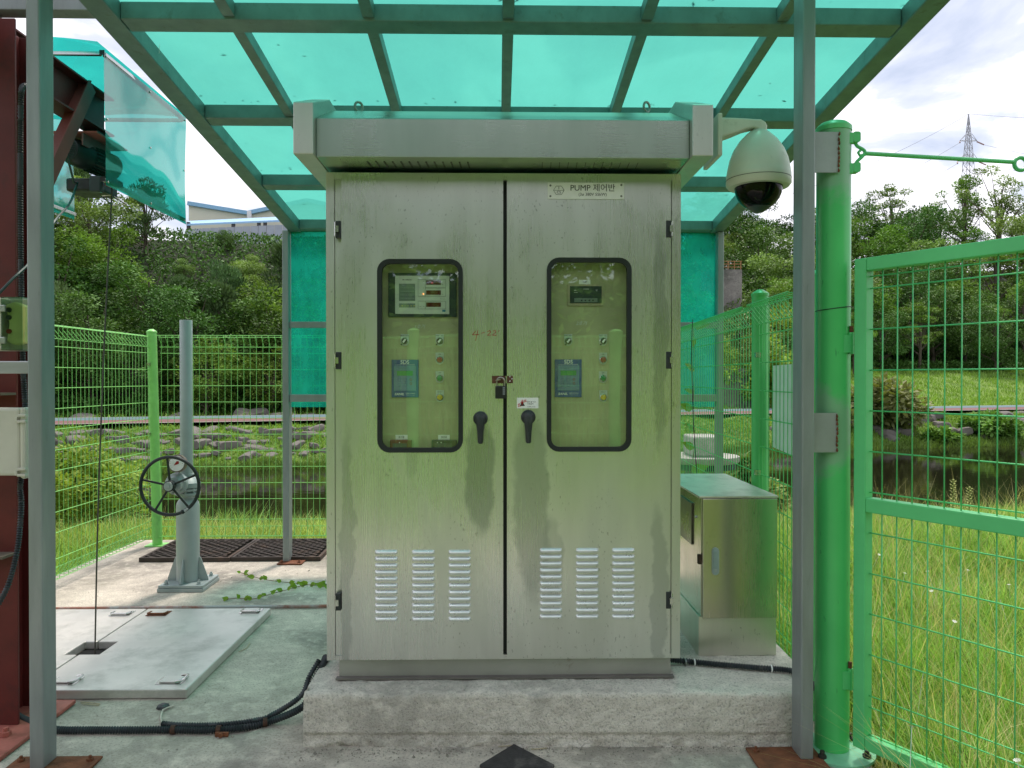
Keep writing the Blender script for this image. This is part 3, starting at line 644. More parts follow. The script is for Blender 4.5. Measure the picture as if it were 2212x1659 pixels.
# selector switches, lamps
def swq(px_, py_, word, kind, mcol=None, word2=None):
    a_ = ip(px_, py_); tagp = MB(); w_ = .0175; tagp.prism([(-w_, .028), (w_, .028), (w_, -.008), (.012, -.019), (0, -.023), (-.012, -.019), (-w_, -.008)], lambda a, b: (a_.x+a, IY-.0026, a_.z+b), lambda a, b: (a_.x+a, IY-.0008, a_.z+b))
    par = MB().lathe((a_.x, IY-.0028, a_.z-.002), (0,-1,0), [(.0150, 0), (.0150, .004), (.0125, .006)], 22).build('selector_switch' if kind == 's' else 'push_lamp', STEELTRIM, CB, smooth=True)
    tagp.build('legend_plate', plain('legend_plate', (.55, .60, .57), .4, .3), par, fix=True)
    if kind == 's':
        MB().lathe((a_.x, IY-.009, a_.z-.002), (0,-1,0), [(.0122, 0), (.012, .009), (.010, .012)], 20).build('knob', BLACKP, par, smooth=True)
        u = Vector((.62, 0, .78)); c_ = Vector((a_.x, IY-.024, a_.z-.002))
        MB().beam(c_-u*.008, c_+u*.0095, .007, .006, up=(0,1,0)).build('pointer', WHITE, par)
        MB().beam(c_-u*.016+Vector((0,.006,0)), c_-u*.022+Vector((0,.006,0)), .006, .008, up=(0,1,0)).build('key_stub', BLACKP, par)
        text(word, .0055, a_.x-.010, IY-.0032, a_.z+.0215, INK, par); text(word2, .0055, a_.x+.010, IY-.0032, a_.z+.0215, INK, par)
    else:
        MB().lathe((a_.x, IY-.009, a_.z-.002), (0,-1,0), [(.0120, 0), (.0118, .004), (.010, .008), (.005, .010), (.001, .0105)], 20).build('lens', mcol, par, smooth=True)
        text(word, .007, a_.x, IY-.0032, a_.z+.0205, INK, par)
LR = plain('red_lens', (.33, .02, .015), .2, 0, .2, 60); LG = plain('green_lens', (.01, .26, .08), .2, 0, .2, 60); LY = plain('yellow_lens', (.62, .43, .02), .2, 0, .2, 60)
for dx_, dy_ in ((0, 0), (352.5, 0)):
    swq(874.5+dx_*1.0, 736, 'MANU', 's', word2='AUTO'); swq(950+dx_, 736, 'SPARE', 's', word2='SET')
    swq(950+dx_, 776, 'ON', 'p', LR); swq(950+dx_, 816, 'OFF', 'p', LG); swq(950.5+dx_, 857, 'FAULT', 'p', LY)
# soft starter key pads
for xo, yo in ((0, 0), (352.5, -.6)):
    sd_ = plate('starter_keypad', 845.8+xo, 777+yo, 904+xo, 858.5+yo, .006, NAVY, CB)
    plate('keypad_face', 851.5+xo, 790+yo, 898.5+xo, 844+yo, .002, SLATE, sd_, .006)
    plate('lcd', 858+xo, 801+yo, 892+xo, 811.5+yo, .001, LCD, sd_, .008, 0)
    mb = MB(); mr = MB(); yy = IY-.0092
    for i in range(2):
        for j in range(2): p_ = P(862.5+xo+j*13, 821+yo+i*10.5, yy); line(mb, [(p_.x-.006, p_.z-.006), (p_.x+.006, p_.z-.006), (p_.x+.006, p_.z+.006), (p_.x-.006, p_.z+.006)], .0008, yy, True)
        p_ = P(887.5+xo, 820+yo+i*8.5, yy); line(mr, [(p_.x+.0045*math.cos(t), p_.z+.0045*math.sin(t)) for t in [2*math.pi*k/12 for k in range(12)]], .0014, yy, True)
    mb.build('key_outline', NAVY, sd_); mr.build('stop_key', LR, sd_)
    p_ = P(875+xo, 782.5+yo, IY); text('SDS', .0225, p_.x, IY-.0072, p_.z, CHALK, sd_, bold=.0004)
    p_ = P(875+xo, 788.2+yo, IY); text('AC INDUCTION MOTORS SOFT STARTER', .0045, p_.x, IY-.0072, p_.z, CHALK, sd_)
    p_ = P(863+xo, 851.5+yo, IY); text('SANIL', .0135, p_.x, IY-.0072, p_.z, CHALK, sd_, sx=1.15, bold=.0003, shear=.25)
    p_ = P(886.5+xo, 850+yo, IY); text('산일전기주식회사', .0055, p_.x, IY-.0072, p_.z, CHALK, sd_); p_ = P(886.5+xo, 853.5+yo, IY); text('SANIL ELECTRIC CO.,LTD', .0032, p_.x, IY-.0072, p_.z, CHALK, sd_)
    p_ = P(872+xo, 796+yo, IY); text('Run  Acc  Dec  Err', .0042, p_.x, IY-.0084, p_.z, INK, sd_)
# bottom sockets
for xa, xb, m_, nm in ((842, 889.5, plain('red_breaker', (.16, .015, .015), .4), 'breaker'), (932, 987, BLACKP, 'socket_block')):
    sb = plate(nm, xa, 950, xb, 970, .016, m_, CB, 0, .004)
    plate('socket_face', xa+7, 957, xb-10, 968, .002, plain('dim_face', (.08, .09, .08), .5), sb, .016)
    mb = MB(); p_ = P(xa+21, 956, IY-.018); mb.box(p_.x-.002, p_.x+.002, IY-.0185, IY-.0165, p_.z-.002, p_.z+.002)
    if nm[0] == 's': mb.box(p_.x-.018, p_.x-.014, IY-.0185, IY-.0165, p_.z-.002, p_.z+.002)
    mb.build('rivet', CHALK, sb)
for xa, xb, s_ in ((854.5, 880.5, '분기용'), (946.5, 971.5, '점검용')):
    lp = plate('label_tag', xa, 939.5, xb, 949.5, .0012, WHITE, CB, 0, 0); p_ = P((xa+xb)/2, 944.5, IY); text(s_, .0095, p_.x, IY-.0022, p_.z, INK, lp)
lp = plate('label_tag', 1250.5, 604.5, 1275.5, 614, .0012, WHITE, CB, 0, 0); p_ = P(1263, 609.2, IY); text('TEMP', .0085, p_.x, IY-.0022, p_.z, INK, lp)
th = plate('thermostat', 1226, 614, 1303, 660.5, .006, plain('buff_frame', (.42, .37, .24), .5), CB)
plate('thermostat_face', 1231, 618.5, 1299.5, 655, .003, DKG, th, .006)
plate('button_strip', 1240, 644.5, 1290, 653, .001, GREYP, th, .009, 0)
mb = MB()
for px_ in (1256.5, 1264.5, 1273, 1281): p_ = P(px_, 648.8, IY-.01); mb.lathe((p_.x, IY-.0102, p_.z), (0,-1,0), [(.0035, 0), (.003, .002)], 10)
mb.build('button', INK, th); p_ = P(1288, 628, IY); text('°C', .009, p_.x, IY-.0102, p_.z, CHALK, th)
mb = MB()
for xa, xb, yy in ((1260, 1272, 624.3), (1240, 1245, 627), (1240, 1248, 631.5)): a_, b2 = P(xa, yy, IY-.01), P(xb, yy, IY-.01); mb.box(a_.x, b2.x, IY-.0105, IY-.0098, a_.z-.0007, a_.z+.0007)
mb.build('face_mark', CHALK, th)
for px_, py_, s_ in ((906, 706, '1호기'), (1255.5, 699, '2호기')): p_ = P(px_, py_, IY); text(s_, .020, p_.x, IY-.0012, p_.z, plain('faded_chalk', (.62, .66, .60), .8), CB, 'handwriting', shear=.3)
# conduit out of the cabinet foot
# ================================================================= small stainless cabinet
SB = thing('terminal_cabinet', 'squat stainless steel side cabinet with a flush pull handle beside the pump cabinet', 'cabinet', (1.1, 3.9, .216))
sx0, sx1 = P(1515, 1200, 3.50).x, P(1679, 1200, 3.50).x
sz1, szm = P(1590, 1071, 3.5).z, P(1590, 1336, 3.5).z
bx0, bx1 = P(1508, 1400, 3.515).x, P(1677, 1400, 3.515).x
MB().box(sx0+.002, sx1-.002, 3.513, 4.30, szm+.004, sz1-.012).build('box_body', STEELBOX, SB, bevel=.003)
MB().box(sx0-.012, sx1+.003, 3.494, 4.315, sz1-.0105, sz1).build('lid', plain('lid_stainless', (.70, .66, .58), .40, .6, .12, 5, .04, (.40, .37, .30), 6, .5, .72), SB, bevel=.002)
dr = MB().box(sx0+.006, sx1, 3.498, 3.5115, szm, sz1-.0125).build('door', STEELBOX, SB, bevel=.003)
MB().box(bx0+.004, bx1, 3.52, 4.20, .217, szm+.003).build('base', stainless('box_base_stainless', (.76, .74, .66), .30), SB)
hq0, hq1 = P(1537.5, 1242, 3.497), P(1553, 1182.5, 3.497); r_ = (hq1.x-hq0.x)/2-.0002
mb = MB(); mb.prism(rrect(hq0.x, hq1.x, hq0.z, hq1.z, r_, 5), XZ(3.4975), XZ(3.491)); ph = mb.build('pull_handle', plain('grey_blue_handle', (.38, .46, .48), .4, .4), dr, bevel=.001, fix=True)
mb = MB(); mb.prism(rrect(hq0.x+.006, hq1.x-.006, hq0.z+.032, hq1.z-.014, r_*.5, 5), XZ(3.4905), XZ(3.4865)); mb.build('grip', plain('handle_grip', (.33, .42, .44), .35, .4), ph, bevel=.001, fix=True)
MB().lathe(((hq0.x+hq1.x)/2, 3.4908, hq0.z+.020), (0,-1,0), [(.008, 0), (.0075, .001), (.0035, .0018)], 14).build('key_lock', plain('lock_face', (.45, .5, .5), .4, .5), ph)
# left side inspection panel with its hasp
MB().box(sx0-.006, sx0+.0015, 3.66, 4.1, .70, .90).build('side_panel', plain('side_panel_steel', (.2, .19, .17), .3, .9), SB, bevel=.002)
mb = MB(); mb.lathe((sx0+.001, 3.60, .845), (-1,0,0), [(.007, 0), (.007, .003), (.003, .006)], 8); mb.build('side_screw', STEELTRIM, SB)
hz = P(1511, 1208, 3.5).z; MB().box(sx0-.016, sx0+.001, 3.49, 3.515, hz-.022, hz+.022).build('side_catch', plain('rusty_catch', (.07, .045, .03), .7, .5, .4, 50, .3), SB, bevel=.003)
# ================================================================= valve stand
vc = G(405, 1262, .0); VX, VY = (G(339, 1280).x+G(437, 1281).x)/2+.0, 5.56
VS = thing('valve_stand', 'grey floor mounted sluice valve stand with a bolted base plate and tall stem pipe', 'valve stand', (VX, VY, 0))
MB().box(VX-.16, VX+.16, VY-.16, VY+.16, .002, .026).build('base_plate', VALVE, VS, bevel=.002)
MB().box(VX-.155, VX+.155, VY-.155, VY+.155, .028, .046).build('flange', VALVE, VS, bevel=.003)
cxv = P(406, 1150, VY).x; vzt = P(406, 1083, VY).z
MB().lathe((cxv, VY, .0465), (0,0,1), [(.079, 0), (.079, vzt-.075), (.074, vzt-.052), (.060, vzt-.03), (.046, vzt-.02), (.046, vzt+.03), (.085, vzt+.034), (.085, vzt+.05)], 32).build('column', VALVE, VS, smooth=True)
for a_ in (0, 90, 180, 270):
    u = Vector((math.cos(rad(a_+0)), math.sin(rad(a_)), 0)); s_ = Vector((-u.y, u.x, 0))*.004; c0 = Vector((cxv, VY, .0468)); reach = min(.15, .145)
    mb = MB(); prof = [(.0795, 0), (reach, 0), (reach, .012), (.09, .165), (.0795, .165)]
    mb.prism(prof, lambda a, b: c0+u*a+Vector((0,0,b))+s_, lambda a, b: c0+u*a+Vector((0,0,b))-s_); mb.build('gusset', VALVE, VS, fix=True)
for dx_ in (-.115, .115):
    for dy_ in (-.115, .115): MB().lathe((VX+dx_, VY+dy_, .0465), (0,0,1), [(.018, 0), (.018, .003), (.013, .0035), (.013, .020), (.007, .021), (.007, .030)], 6).build('base_bolt', VALVE, VS)
zg = vzt+.051
MB().lathe((cxv, VY, zg), (0,0,1), [(.085, 0), (.085, .014), (.060, .022), (.060, .045), (.088, .052), (.088, .085), (.07, .105), (.048, .125), (.046, .15)], 28).build('gearbox', VALVE, VS, smooth=True)
for k in range(8):
    a_ = rad(k*45+10); MB().lathe((cxv+.072*math.cos(a_), VY+.072*math.sin(a_), zg-.006), (0,0,1), [(.010, 0), (.010, .075)], 6).build('gearbox_bolt', VALVE, VS)
px0 = P(402.5, 900, VY).x; ztp = P(402.5, 691, VY).z
MB().lathe((px0, VY, zg+.12), (0,0,1), [(.043, 0), (.043, ztp-zg-.125), (.041, ztp-zg-.122)], 28).build('stem_pipe', VALVE, VS, smooth=True)
hw = P(367.5, 1049.5, 5.33)
MB().lathe((hw.x, 5.36, hw.z), (0,1,0), [(.026, 0), (.026, .02), (.050, .022), (.058, .05), (.075, .06), (.078, .085), (.060, .12), (.055, .20)], 26).build('bevel_housing', VALVE, VS, smooth=True)
for k in range(6):
    a_ = rad(k*60+15); MB().lathe((hw.x+.066*math.cos(a_), 5.412, hw.z+.066*math.sin(a_)), (0,-1,0), [(.008, 0), (.008, .008)], 6).build('housing_bolt', VALVE, VS)
ic = P(378.5, 1005, 5.36)
MB().lathe((ic.x, 5.46, ic.z), (-.05,-1,.12), [(.045, 0), (.060, .03), (.063, .055), (.063, .066), (.054, .069)], 30).build('indicator_case', plain('tarnished_bezel', (.2, .17, .14), .5, .5, .3, 10, .1, (.16, .07, .04), 8), VS, smooth=True)
MB().lathe((ic.x-.003, 5.3915, ic.z+.008), (-.05,-1,.12), [(.053, 0), (.053, .001)], 30).build('dial', WHITE, VS)
d = Vector((.72, 0, .55)).normalized(); c_ = Vector((ic.x-.004, 5.3875, ic.z+.009)); n_ = Vector((-d.z, 0, d.x))
mb = MB(); mb.poly([c_-d*.024, c_+d*.012+n_*.012, c_+d*.024, c_+d*.012-n_*.012]); mb.build('dial_needle', REDINK, VS)
mb = MB()
for k in range(16):
    a_ = rad(k*22.5); u = Vector((math.cos(a_), 0, math.sin(a_))); mb.beam(c_+u*.040+Vector((0,-.0005,0)), c_+u*.046+Vector((0,-.0005,0)), .002, .0005, up=(0,1,0))
mb.build('dial_mark', INK, VS)
# hand wheel (part of the stand)
R_ = P(433, 1049, 5.33).x-hw.x-.008; ctr = Vector((hw.x, 5.325, hw.z))
mb = MB(); mb.tube([ctr+Vector((R_*math.cos(t), 0, R_*math.sin(t))) for t in [2*math.pi*k/48 for k in range(48)]], .0115, 10, closed=True)
wh = mb.build('handwheel', BLACKM, VS, smooth=True)
for k in range(5):
    a_ = rad(95+72*k); u = Vector((math.cos(a_), 0, math.sin(a_))); MB().beam(ctr+u*.028+Vector((0,.006,0)), ctr+u*(R_-.004), .015, .010, up=(0,1,0)).build('spoke', BLACKM, wh, bevel=.003)
MB().lathe((ctr.x, 5.355, ctr.z), (0,-1,0), [(.034, 0), (.038, .012), (.038, .05), (.034, .055)], 26).build('hub', BLACKM, wh, smooth=True)
MB().lathe((ctr.x, 5.299, ctr.z), (0,-1,0), [(.031, 0), (.030, .003), (.012, .0035), (.012, .010)], 24).build('hub_cap', VALVE, wh, smooth=True)
a_ = rad(-62); MB().lathe(ctr+Vector((R_*math.cos(a_), -.008, R_*math.sin(a_))), (0,-1,0), [(.014, 0), (.015, .010), (.010, .014), (.006, .018)], 14).build('grip_boss', BLACKM, wh, smooth=True)
MB().cyl(ctr+Vector((R_*math.cos(a_)+.012, -.012, R_*math.sin(a_)+.006)), ctr+Vector((R_*math.cos(a_)+.036, -.016, R_*math.sin(a_)+.022)), .009, .006, 12).build('grip_pin', VALVE, wh, smooth=True)
# ================================================================= floor grates
gA, gS, gB = -2.915, P(495, 1213, 6.27).x, -1.45
for xa, xb, lab in ((gA, gS-.004, 'left dark patterned floor grate on the deck by the green corner post'), (gS+.004, gB, 'right dark patterned floor grate behind the canopy rear post')):
    t = thing('floor_grate', lab, 'grate', ((xa+xb)/2, 6.6, 0), 'dark floor grates at the back of the deck'); y0, y1 = 6.29 if xa == gA else 6.30, 7.03
    mb = MB(); mb.box(xa, xb, y0, y0+.022, .002, .036); mb.box(xa, xb, y1-.022, y1, .002, .036); mb.box(xa, xa+.022, y0+.0225, y1-.0225, .002, .036); mb.box(xb-.022, xb, y0+.0225, y1-.0225, .002, .036); mb.build('rim', DARK, t)
    mb = MB(); ny_ = 15; dyy = (y1-y0-.05)/ny_
    for j in range(ny_+1):
        yy = y0+.025+j*dyy; n_ = int((xb-xa-.05)/.0465)
        for i in range(n_):
            xq = xa+.026+i*.0465; off = .016 if (i+j) % 2 else -.016
            if yy+off < y0+.03 or yy+off > y1-.03: continue
            mb.beam((xq, yy+off, .026), (xq+.0465, yy-off if y0+.03 < yy-off < y1-.03 else yy, .026), .015, .018)
    mb.build('grille', DARK, t)
    MB().box(xa+.02, xb-.02, y0+.02, y1-.02, .001, .004).build('grate_backing', plain('backing_dark', (.03, .025, .02), .9), t)  # dark sheet laid on the deck under the grille
# ================================================================= hatch covers
def hatch(poly, lab, name='hatch_cover', hnd=()):
    cx_ = sum(p[0] for p in poly)/len(poly); cy_ = sum(p[1] for p in poly)/len(poly)
    t = thing(name, lab, 'hatch cover', (cx_, cy_, 0), 'steel hatch covers on the deck')
    MB().prism(poly, lambda a, b: (a, b, .002), lambda a, b: (a, b, .047)).build('cover_plate', STEELHATCH, t, bevel=.006, fix=True)
    for (px_, py_, m_, fl) in hnd:
        p_ = G(px_, py_, .048); h = MB().box(p_.x-.062, p_.x+.062, p_.y-.05, p_.y+.05, .0475, .0495).build('handle_recess', m_, t, bevel=.001)
        MB().box(p_.x-.048, p_.x+.048, p_.y-.036, p_.y+.036, .050, .0575).build('handle_cup', STEELHATCH, h, bevel=.004)
        mb = MB(); yy = -.05 if fl == 0 else 0
        if fl == 0: pts = [(-.05, .01, 0), (-.052, -.036, .004), (-.044, -.050, .006), (.044, -.050, .006), (.052, -.036, .004), (.05, .01, 0)]
        else: pts = [(.03, .04, 0), (.055, .036, .006), (.066, .026, .010), (.066, -.026, .010), (.055, -.036, .006), (.03, -.04, 0)]
        mb.tube([Vector((p_.x+a, p_.y+b, .056+c)) for a, b, c in pts], .0055, 8); mb.build('lift_handle', m_, h, smooth=True)
    return t
hs = P(317, 1319, 4.87).x; hs = -2.205
nx0, nx1, ny0, ny1 = -2.275, -2.095, 4.07, 4.27
hatch([(hs+.005, 3.605), (-1.452, 3.605), (-1.432, 4.87), (hs+.005, 4.87), (hs+.005, ny1), (nx1, ny1), (nx1, ny0), (hs+.005, ny0)], 'right hand dull steel hatch cover with a rusty lift handle in its far corner', hnd=((343, 1325, RUST, 0), (543, 1320, STEELTRIM, 0), (143, 1471, STEELTRIM, 1), (372, 1470, STEELTRIM, 1)))
hatch([(-2.98, 3.605), (hs-.005, 3.605), (hs-.005, ny0), (nx0, ny0), (nx0, ny1), (hs-.005, ny1), (hs-.005, 4.87), (-2.98, 4.87)], 'left hand dull steel hatch cover reaching behind the red steel column', hnd=((264, 1325, STEELTRIM, 0), (62, 1327, STEELTRIM, 0), (58, 1471, STEELTRIM, 1)))
MB_ = MB().box(nx0+.002, nx1-.002, ny0+.002, ny1-.002, .001, .003); pit = MB_.build('hatch_slot_shade', plain('shade_black', (.004, .004, .004), .9), loc=((nx0+nx1)/2, (ny0+ny1)/2, 0)); struct(pit)  # black sheet on the deck stands in for the darkness inside the slot
struct(MB().box(hs-.0049, hs+.0049, 3.61, 4.86, .001, .004).build('hatch_gap_shade', bpy.data.materials['shade_black'], loc=(hs, 4.2, 0)))  # black strip laid under the joint to paint its shade
# ================================================================= pipes & conduits on the deck
cp0, cp1 = G(20, 1316, .014), G(640, 1310, .014)
mb = MB(); mb.tube(resample([cp0, (cp0+cp1)/2+Vector((0, .004, 0)), cp1, G(760, 1308, .014)], .1), .0105, 10)
t = mb.build('conduit_pipe', plain('rust_streaked_pipe', (.30, .14, .10), .6, .2, .2, 6, .1, (.36, .38, .38), 1.1, .47, .55), smooth=True, loc=(cp0.x, cp0.y, 0)); tag(t, 'thin rust streaked conduit pipe running along the far edge of the hatch covers', 'pipe')
zr = .0175
def gp(l, z=zr): return [G(.375*x, 1036.9+.375*y, z) for x, y in l]
base = gp([(-160, 1180), (0, 1272), (90, 1352), (180, 1398), (260, 1428), (350, 1440), (500, 1440), (700, 1440), (980, 1438), (1200, 1440), (1400, 1426), (1550, 1392)])
up = [P(590+.375*75, 1036.9+.375*1345, 3.32), P(653, 1521, 3.30), P(674, 1486, 3.36), P(695, 1449, 3.42), P(704, 1434, 3.5)]
up = [Vector((p_.x, p_.y, z)) for p_, z in zip(up, (.035, .09, .16, .215, .23))]
mb = MB(); corr(mb, base+up[1:], .0165); cnd = mb.build('corrugated_conduit', COND, smooth=True, angle=80, loc=(-1.6, 3.2, 0)); tag(cnd, 'long black corrugated conduit curving over the deck from red column to cabinet', 'conduit')
b2 = gp([(932, 1404), (1050, 1412), (1200, 1412), (1330, 1404), (1450, 1388), (1550, 1362)], .03)
up2 = [Vector((p_.x-.018, p_.y+.03, z+.02)) for p_, z in zip(up, (.035, .10, .165, .215, .23))]
mb = MB(); corr(mb, b2+up2[1:-1], .013); cn2 = mb.build('corrugated_conduit', COND, smooth=True, angle=80, loc=(-1.1, 3.3, 0)); tag(cn2, 'shorter thin black corrugated conduit lying along the long one, ending at a pale cable', 'conduit')
for k, (x, y) in enumerate(((1000, 1440), (1262, 1440), (1528, 1398))):
    p_ = G(.375*x, 1036.9+.375*y, .018); mb = MB(); mb.lathe((p_.x-.010, p_.y, .019), (1, 0 if k < 2 else .3, 0), [(.0185, 0), (.0185, .018)], 14); mb.build('pipe_clip', plain('dark_rust', (.07, .032, .02), .8, .2, .4, 40), cnd, smooth=True)
p_ = G(.375*1300, 1036.9+.375*1441, .018); mb = MB(); mb.box(p_.x-.035, p_.x+.02, p_.y-.028, p_.y-.018, .003, .02); mb.lathe((p_.x-.01, p_.y-.03, .012), (0,-1,0), [(.012, 0), (.010, .008)], 6); mb.build('clip_foot', RUST, cnd)
# bare wire at the open end
mb = MB(); mb.tube([G(.375*x, 1036.9+.375*y, z) for x, y, z in ((932, 1398, .02), (926, 1370, .012), (930, 1345, .010), (938, 1325, .008), (965, 1312, .008), (1000, 1300, .010))], .004, 6)
t = mb.build('bare_cable', plain('pale_cable', (.45, .43, .36), .6), smooth=True, loc=G(350, 1540, 0)); tag(t, 'short pale cable end poking out of the thin conduit', 'cable')
p_ = G(.375*940, 1036.9+.375*1312, .0); mb = MB(); mb.lathe((p_.x, p_.y, .002), (0,0,1), [(.03, 0), (.026, .010), (.012, .016)], 9); t = mb.build('cable_stub', BLACKP, loc=(p_.x, p_.y, 0)); tag(t, 'small black cable stub sticking out of the deck before the hatch', 'cable stub')
# conduit on the right of the cabinet foot
mb = MB(); rp = [Vector((P(1440, 1426, 3.42).x, 3.45, .245)), P(1452, 1425, 3.42), P(1490, 1427, 3.41), P(1560, 1434, 3.37), P(1640, 1443, 3.33), P(1703, 1449, 3.30), P(1745, 1466, 3.22), P(1775, 1490, 3.17)]
for p_ in rp[2:7]: p_.z = .232
rp[7].z = .15
corr(mb, rp, .0145); t = mb.build('corrugated_conduit', COND, smooth=True, angle=80, loc=(1.0, 3.4, .216)); tag(t, 'black corrugated conduit crossing the plinth from the cabinet foot to the gate post', 'conduit')
for px_, py_ in ((1481, 1426), (1500, 1428), (1666, 1445)): c_ = P(px_, py_, 3.40 if px_ < 1600 else 3.32); c_.z = .232; MB().lathe((c_.x-.003, c_.y, c_.z), (1,0,0), [(.0165, 0), (.0165, .005)], 12).build('cable_tie', WHITE if px_ > 1490 else plain('zinc_clip', (.3, .3, .3), .4, .7), t)
# ================================================================= red hoist frame at the left
RF = thing('hoist_support', 'dark red steel column with a cantilever beam and a slanting brace at the left edge', 'steel support', (-2.2, 3.45, 0))
cxr = P(36, 900, 3.30).x
MB().box(-2.9, G(172, 1515).x, 3.02, 3.56, .004, .022).build('base_plate', REDP, RF, bevel=.004)
for bx, by_ in ((-2.02, 3.50), (-2.03, 3.20), (-2.25, 3.06), (-2.5, 3.06)): MB().lathe((bx, by_, .0225), (0,0,1), [(.020, 0), (.020, .018), (.011, .019), (.011, .034)], 6).build('anchor_bolt', REDP, RF)
mb = MB(); mb.box(cxr-.20, cxr, 3.30, 3.312, .0225, 3.02); mb.box(cxr-.106, cxr-.094, 3.3125, 3.4875, .0225, 3.02); mb.box(cxr-.20, cxr, 3.488, 3.50, .0225, 3.02); mb.build('column', RED, RF, bevel=.003)
for px_, dz_ in ((0, P(20, 853, 3.3).z), (0, P(20, 1197, 3.3).z)): MB().box(cxr-.20, cxr-.001, 3.20, 3.2995, dz_, dz_+.010).build('shelf_plate', plain('shelf_steel', (.15, .12, .09), .7, .2, .2, 10), RF)
bxr = -2.19; zb0, zb1 = 2.875, 3.09
mb = MB(); mb.box(bxr-.12, bxr, 2.5, 4.45, zb0, zb0+.011); mb.box(bxr-.12, bxr, 2.5, 4.45, zb1-.011, zb1); mb.box(bxr-.065, bxr-.057, 2.5, 4.45, zb0+.0115, zb1-.0115); mb.build('cantilever_beam', plain('beam_red_oxide', (.085, .018, .015), .55, .1, .25, 4, .1, (.02, .014, .012), 3, .5, .75), RF, bevel=.002)
q0, q1 = P(196, 186, 4.2), P(46, 548, 3.5); mb = MB(); mb.beam((bxr+.004, 4.2, q0.z), (bxr+.004, 3.52, q1.z-.02), .006, .075, up=(0, -.8, .6)); mb.beam((bxr-.030, 4.2, q0.z+.028), (bxr-.030, 3.52, q1.z+.01), .062, .006, up=(0, .8, -.6)); mb.build('brace', plain('brace_red_oxide', (.20, .055, .045), .6, .1, .2, 5, .1), RF)
# hoist
HO = thing('electric_hoist', 'dark green ribbed electric hoist motor hanging from the red cantilever beam', 'hoist', (-2.3, 4.25, 2.5))
mc = P(168, 331, 4.25)
MB().lathe((mc.x-.01, 4.18, mc.z), (.35, 1, -.10), [(.045, 0), (.060, .004), (.072, .025), (.074, .10), (.066, .12), (.066, .30)], 28).build('motor_housing', plain('dark_green_cast', (.012, .028, .026), .5, .2, .2, 8), HO, smooth=True)
mb = MB(); ax = Vector((.35, 1, -.10)).normalized()
for k in range(22):
    a_ = 2*math.pi*k/22; u = ax.cross(Vector((0,0,1))).normalized(); v = u.cross(ax); d = u*math.cos(a_)+v*math.sin(a_); o_ = Vector((mc.x-.01, 4.18, mc.z)); mb.beam(o_+ax*.125+d*.068, o_+ax*.29+d*.068, .004, .014, up=d)
mb.build('cooling_fin', plain('fin_green', (.02, .05, .045), .5), HO)
mb = MB(); o_ = Vector((mc.x-.01, 4.178, mc.z))
for k in range(-5, 6):
    h_ = math.sqrt(max(0, .055**2-(k*.010)**2))
    u = ax.cross(Vector((0,0,1))).normalized(); v = u.cross(ax); mb.wire(o_+u*k*.010-v*h_-ax*.002, o_+u*k*.010+v*h_-ax*.002, .0014); mb.wire(o_+v*k*.010-u*h_-ax*.003, o_+v*k*.010+u*h_-ax*.003, .0014)
mb.build('fan_grille', plain('grille_grey', (.06, .08, .08), .5, .5), HO)
MB().box(mc.x-.10, mc.x+.15, 4.16, 4.50, mc.z+.085, mc.z+.093).build('shield_plate', REDP, HO); MB().box(mc.x+.07, mc.x+.078, 4.16, 4.45, mc.z+.02, mc.z+.0845).build('side_shield', plain('side_shield_red', (.18, .10, .10), .5, .1), HO)
j0, j1 = P(150, 416, 4.28), P(228, 388, 4.28); MB().box(j0.x, j1.x, 4.24, 4.42, j0.z, j1.z).build('junction_box', BLACKP, HO, bevel=.012)
j0, j1 = P(196, 416, 4.22), P(222, 381, 4.22); MB().box(j0.x, j1.x-.002, 4.20, 4.2385, j0.z, j1.z).build('gear_cover', plain('dark_slate', (.04, .06, .065), .4), HO, bevel=.008)
MB().box(bxr-.10, bxr-.02, 4.30, 4.42, mc.z+.094, zb0-.001).build('trolley', BLACKM, HO, bevel=.004)
q0 = P(246, 404, 4.25); MB().lathe((q0.x, 4.25, q0.z-.003), (0,0,1), [(.02, 0), (.045, .01), (.045, .03), (.02, .045)], 18).build('rope_guide', plain('guide_red', (.30, .02, .02), .4), HO, smooth=True)
mb = MB(); ps = [P(217, 423, 4.3), P(244, 443, 4.15), P(272, 441, 4.15), P(240, 421, 4.3)]; mb.tube(ps, .004, 6, closed=True); mb.build('limit_bracket', STEELTRIM, HO)
# rope
rp0, rp1 = P(243, 392, 4.25), P(205, 1394, 4.17); rp1.z = .01; mb = MB(); mb.tube(resample([rp0, rp0.lerp(rp1, .35)+Vector((-.012,0,0)), rp0.lerp(rp1, .7)+Vector((-.012,0,0)), rp1], .15), .0042, 6)
t = mb.build('wire_rope', plain('dull_rope', (.09, .085, .07), .6, .4, .2, 60), smooth=True, loc=(rp1.x, rp1.y, 0)); tag(t, 'thin dark wire rope hanging from the hoist into the slot of the hatch covers', 'rope')
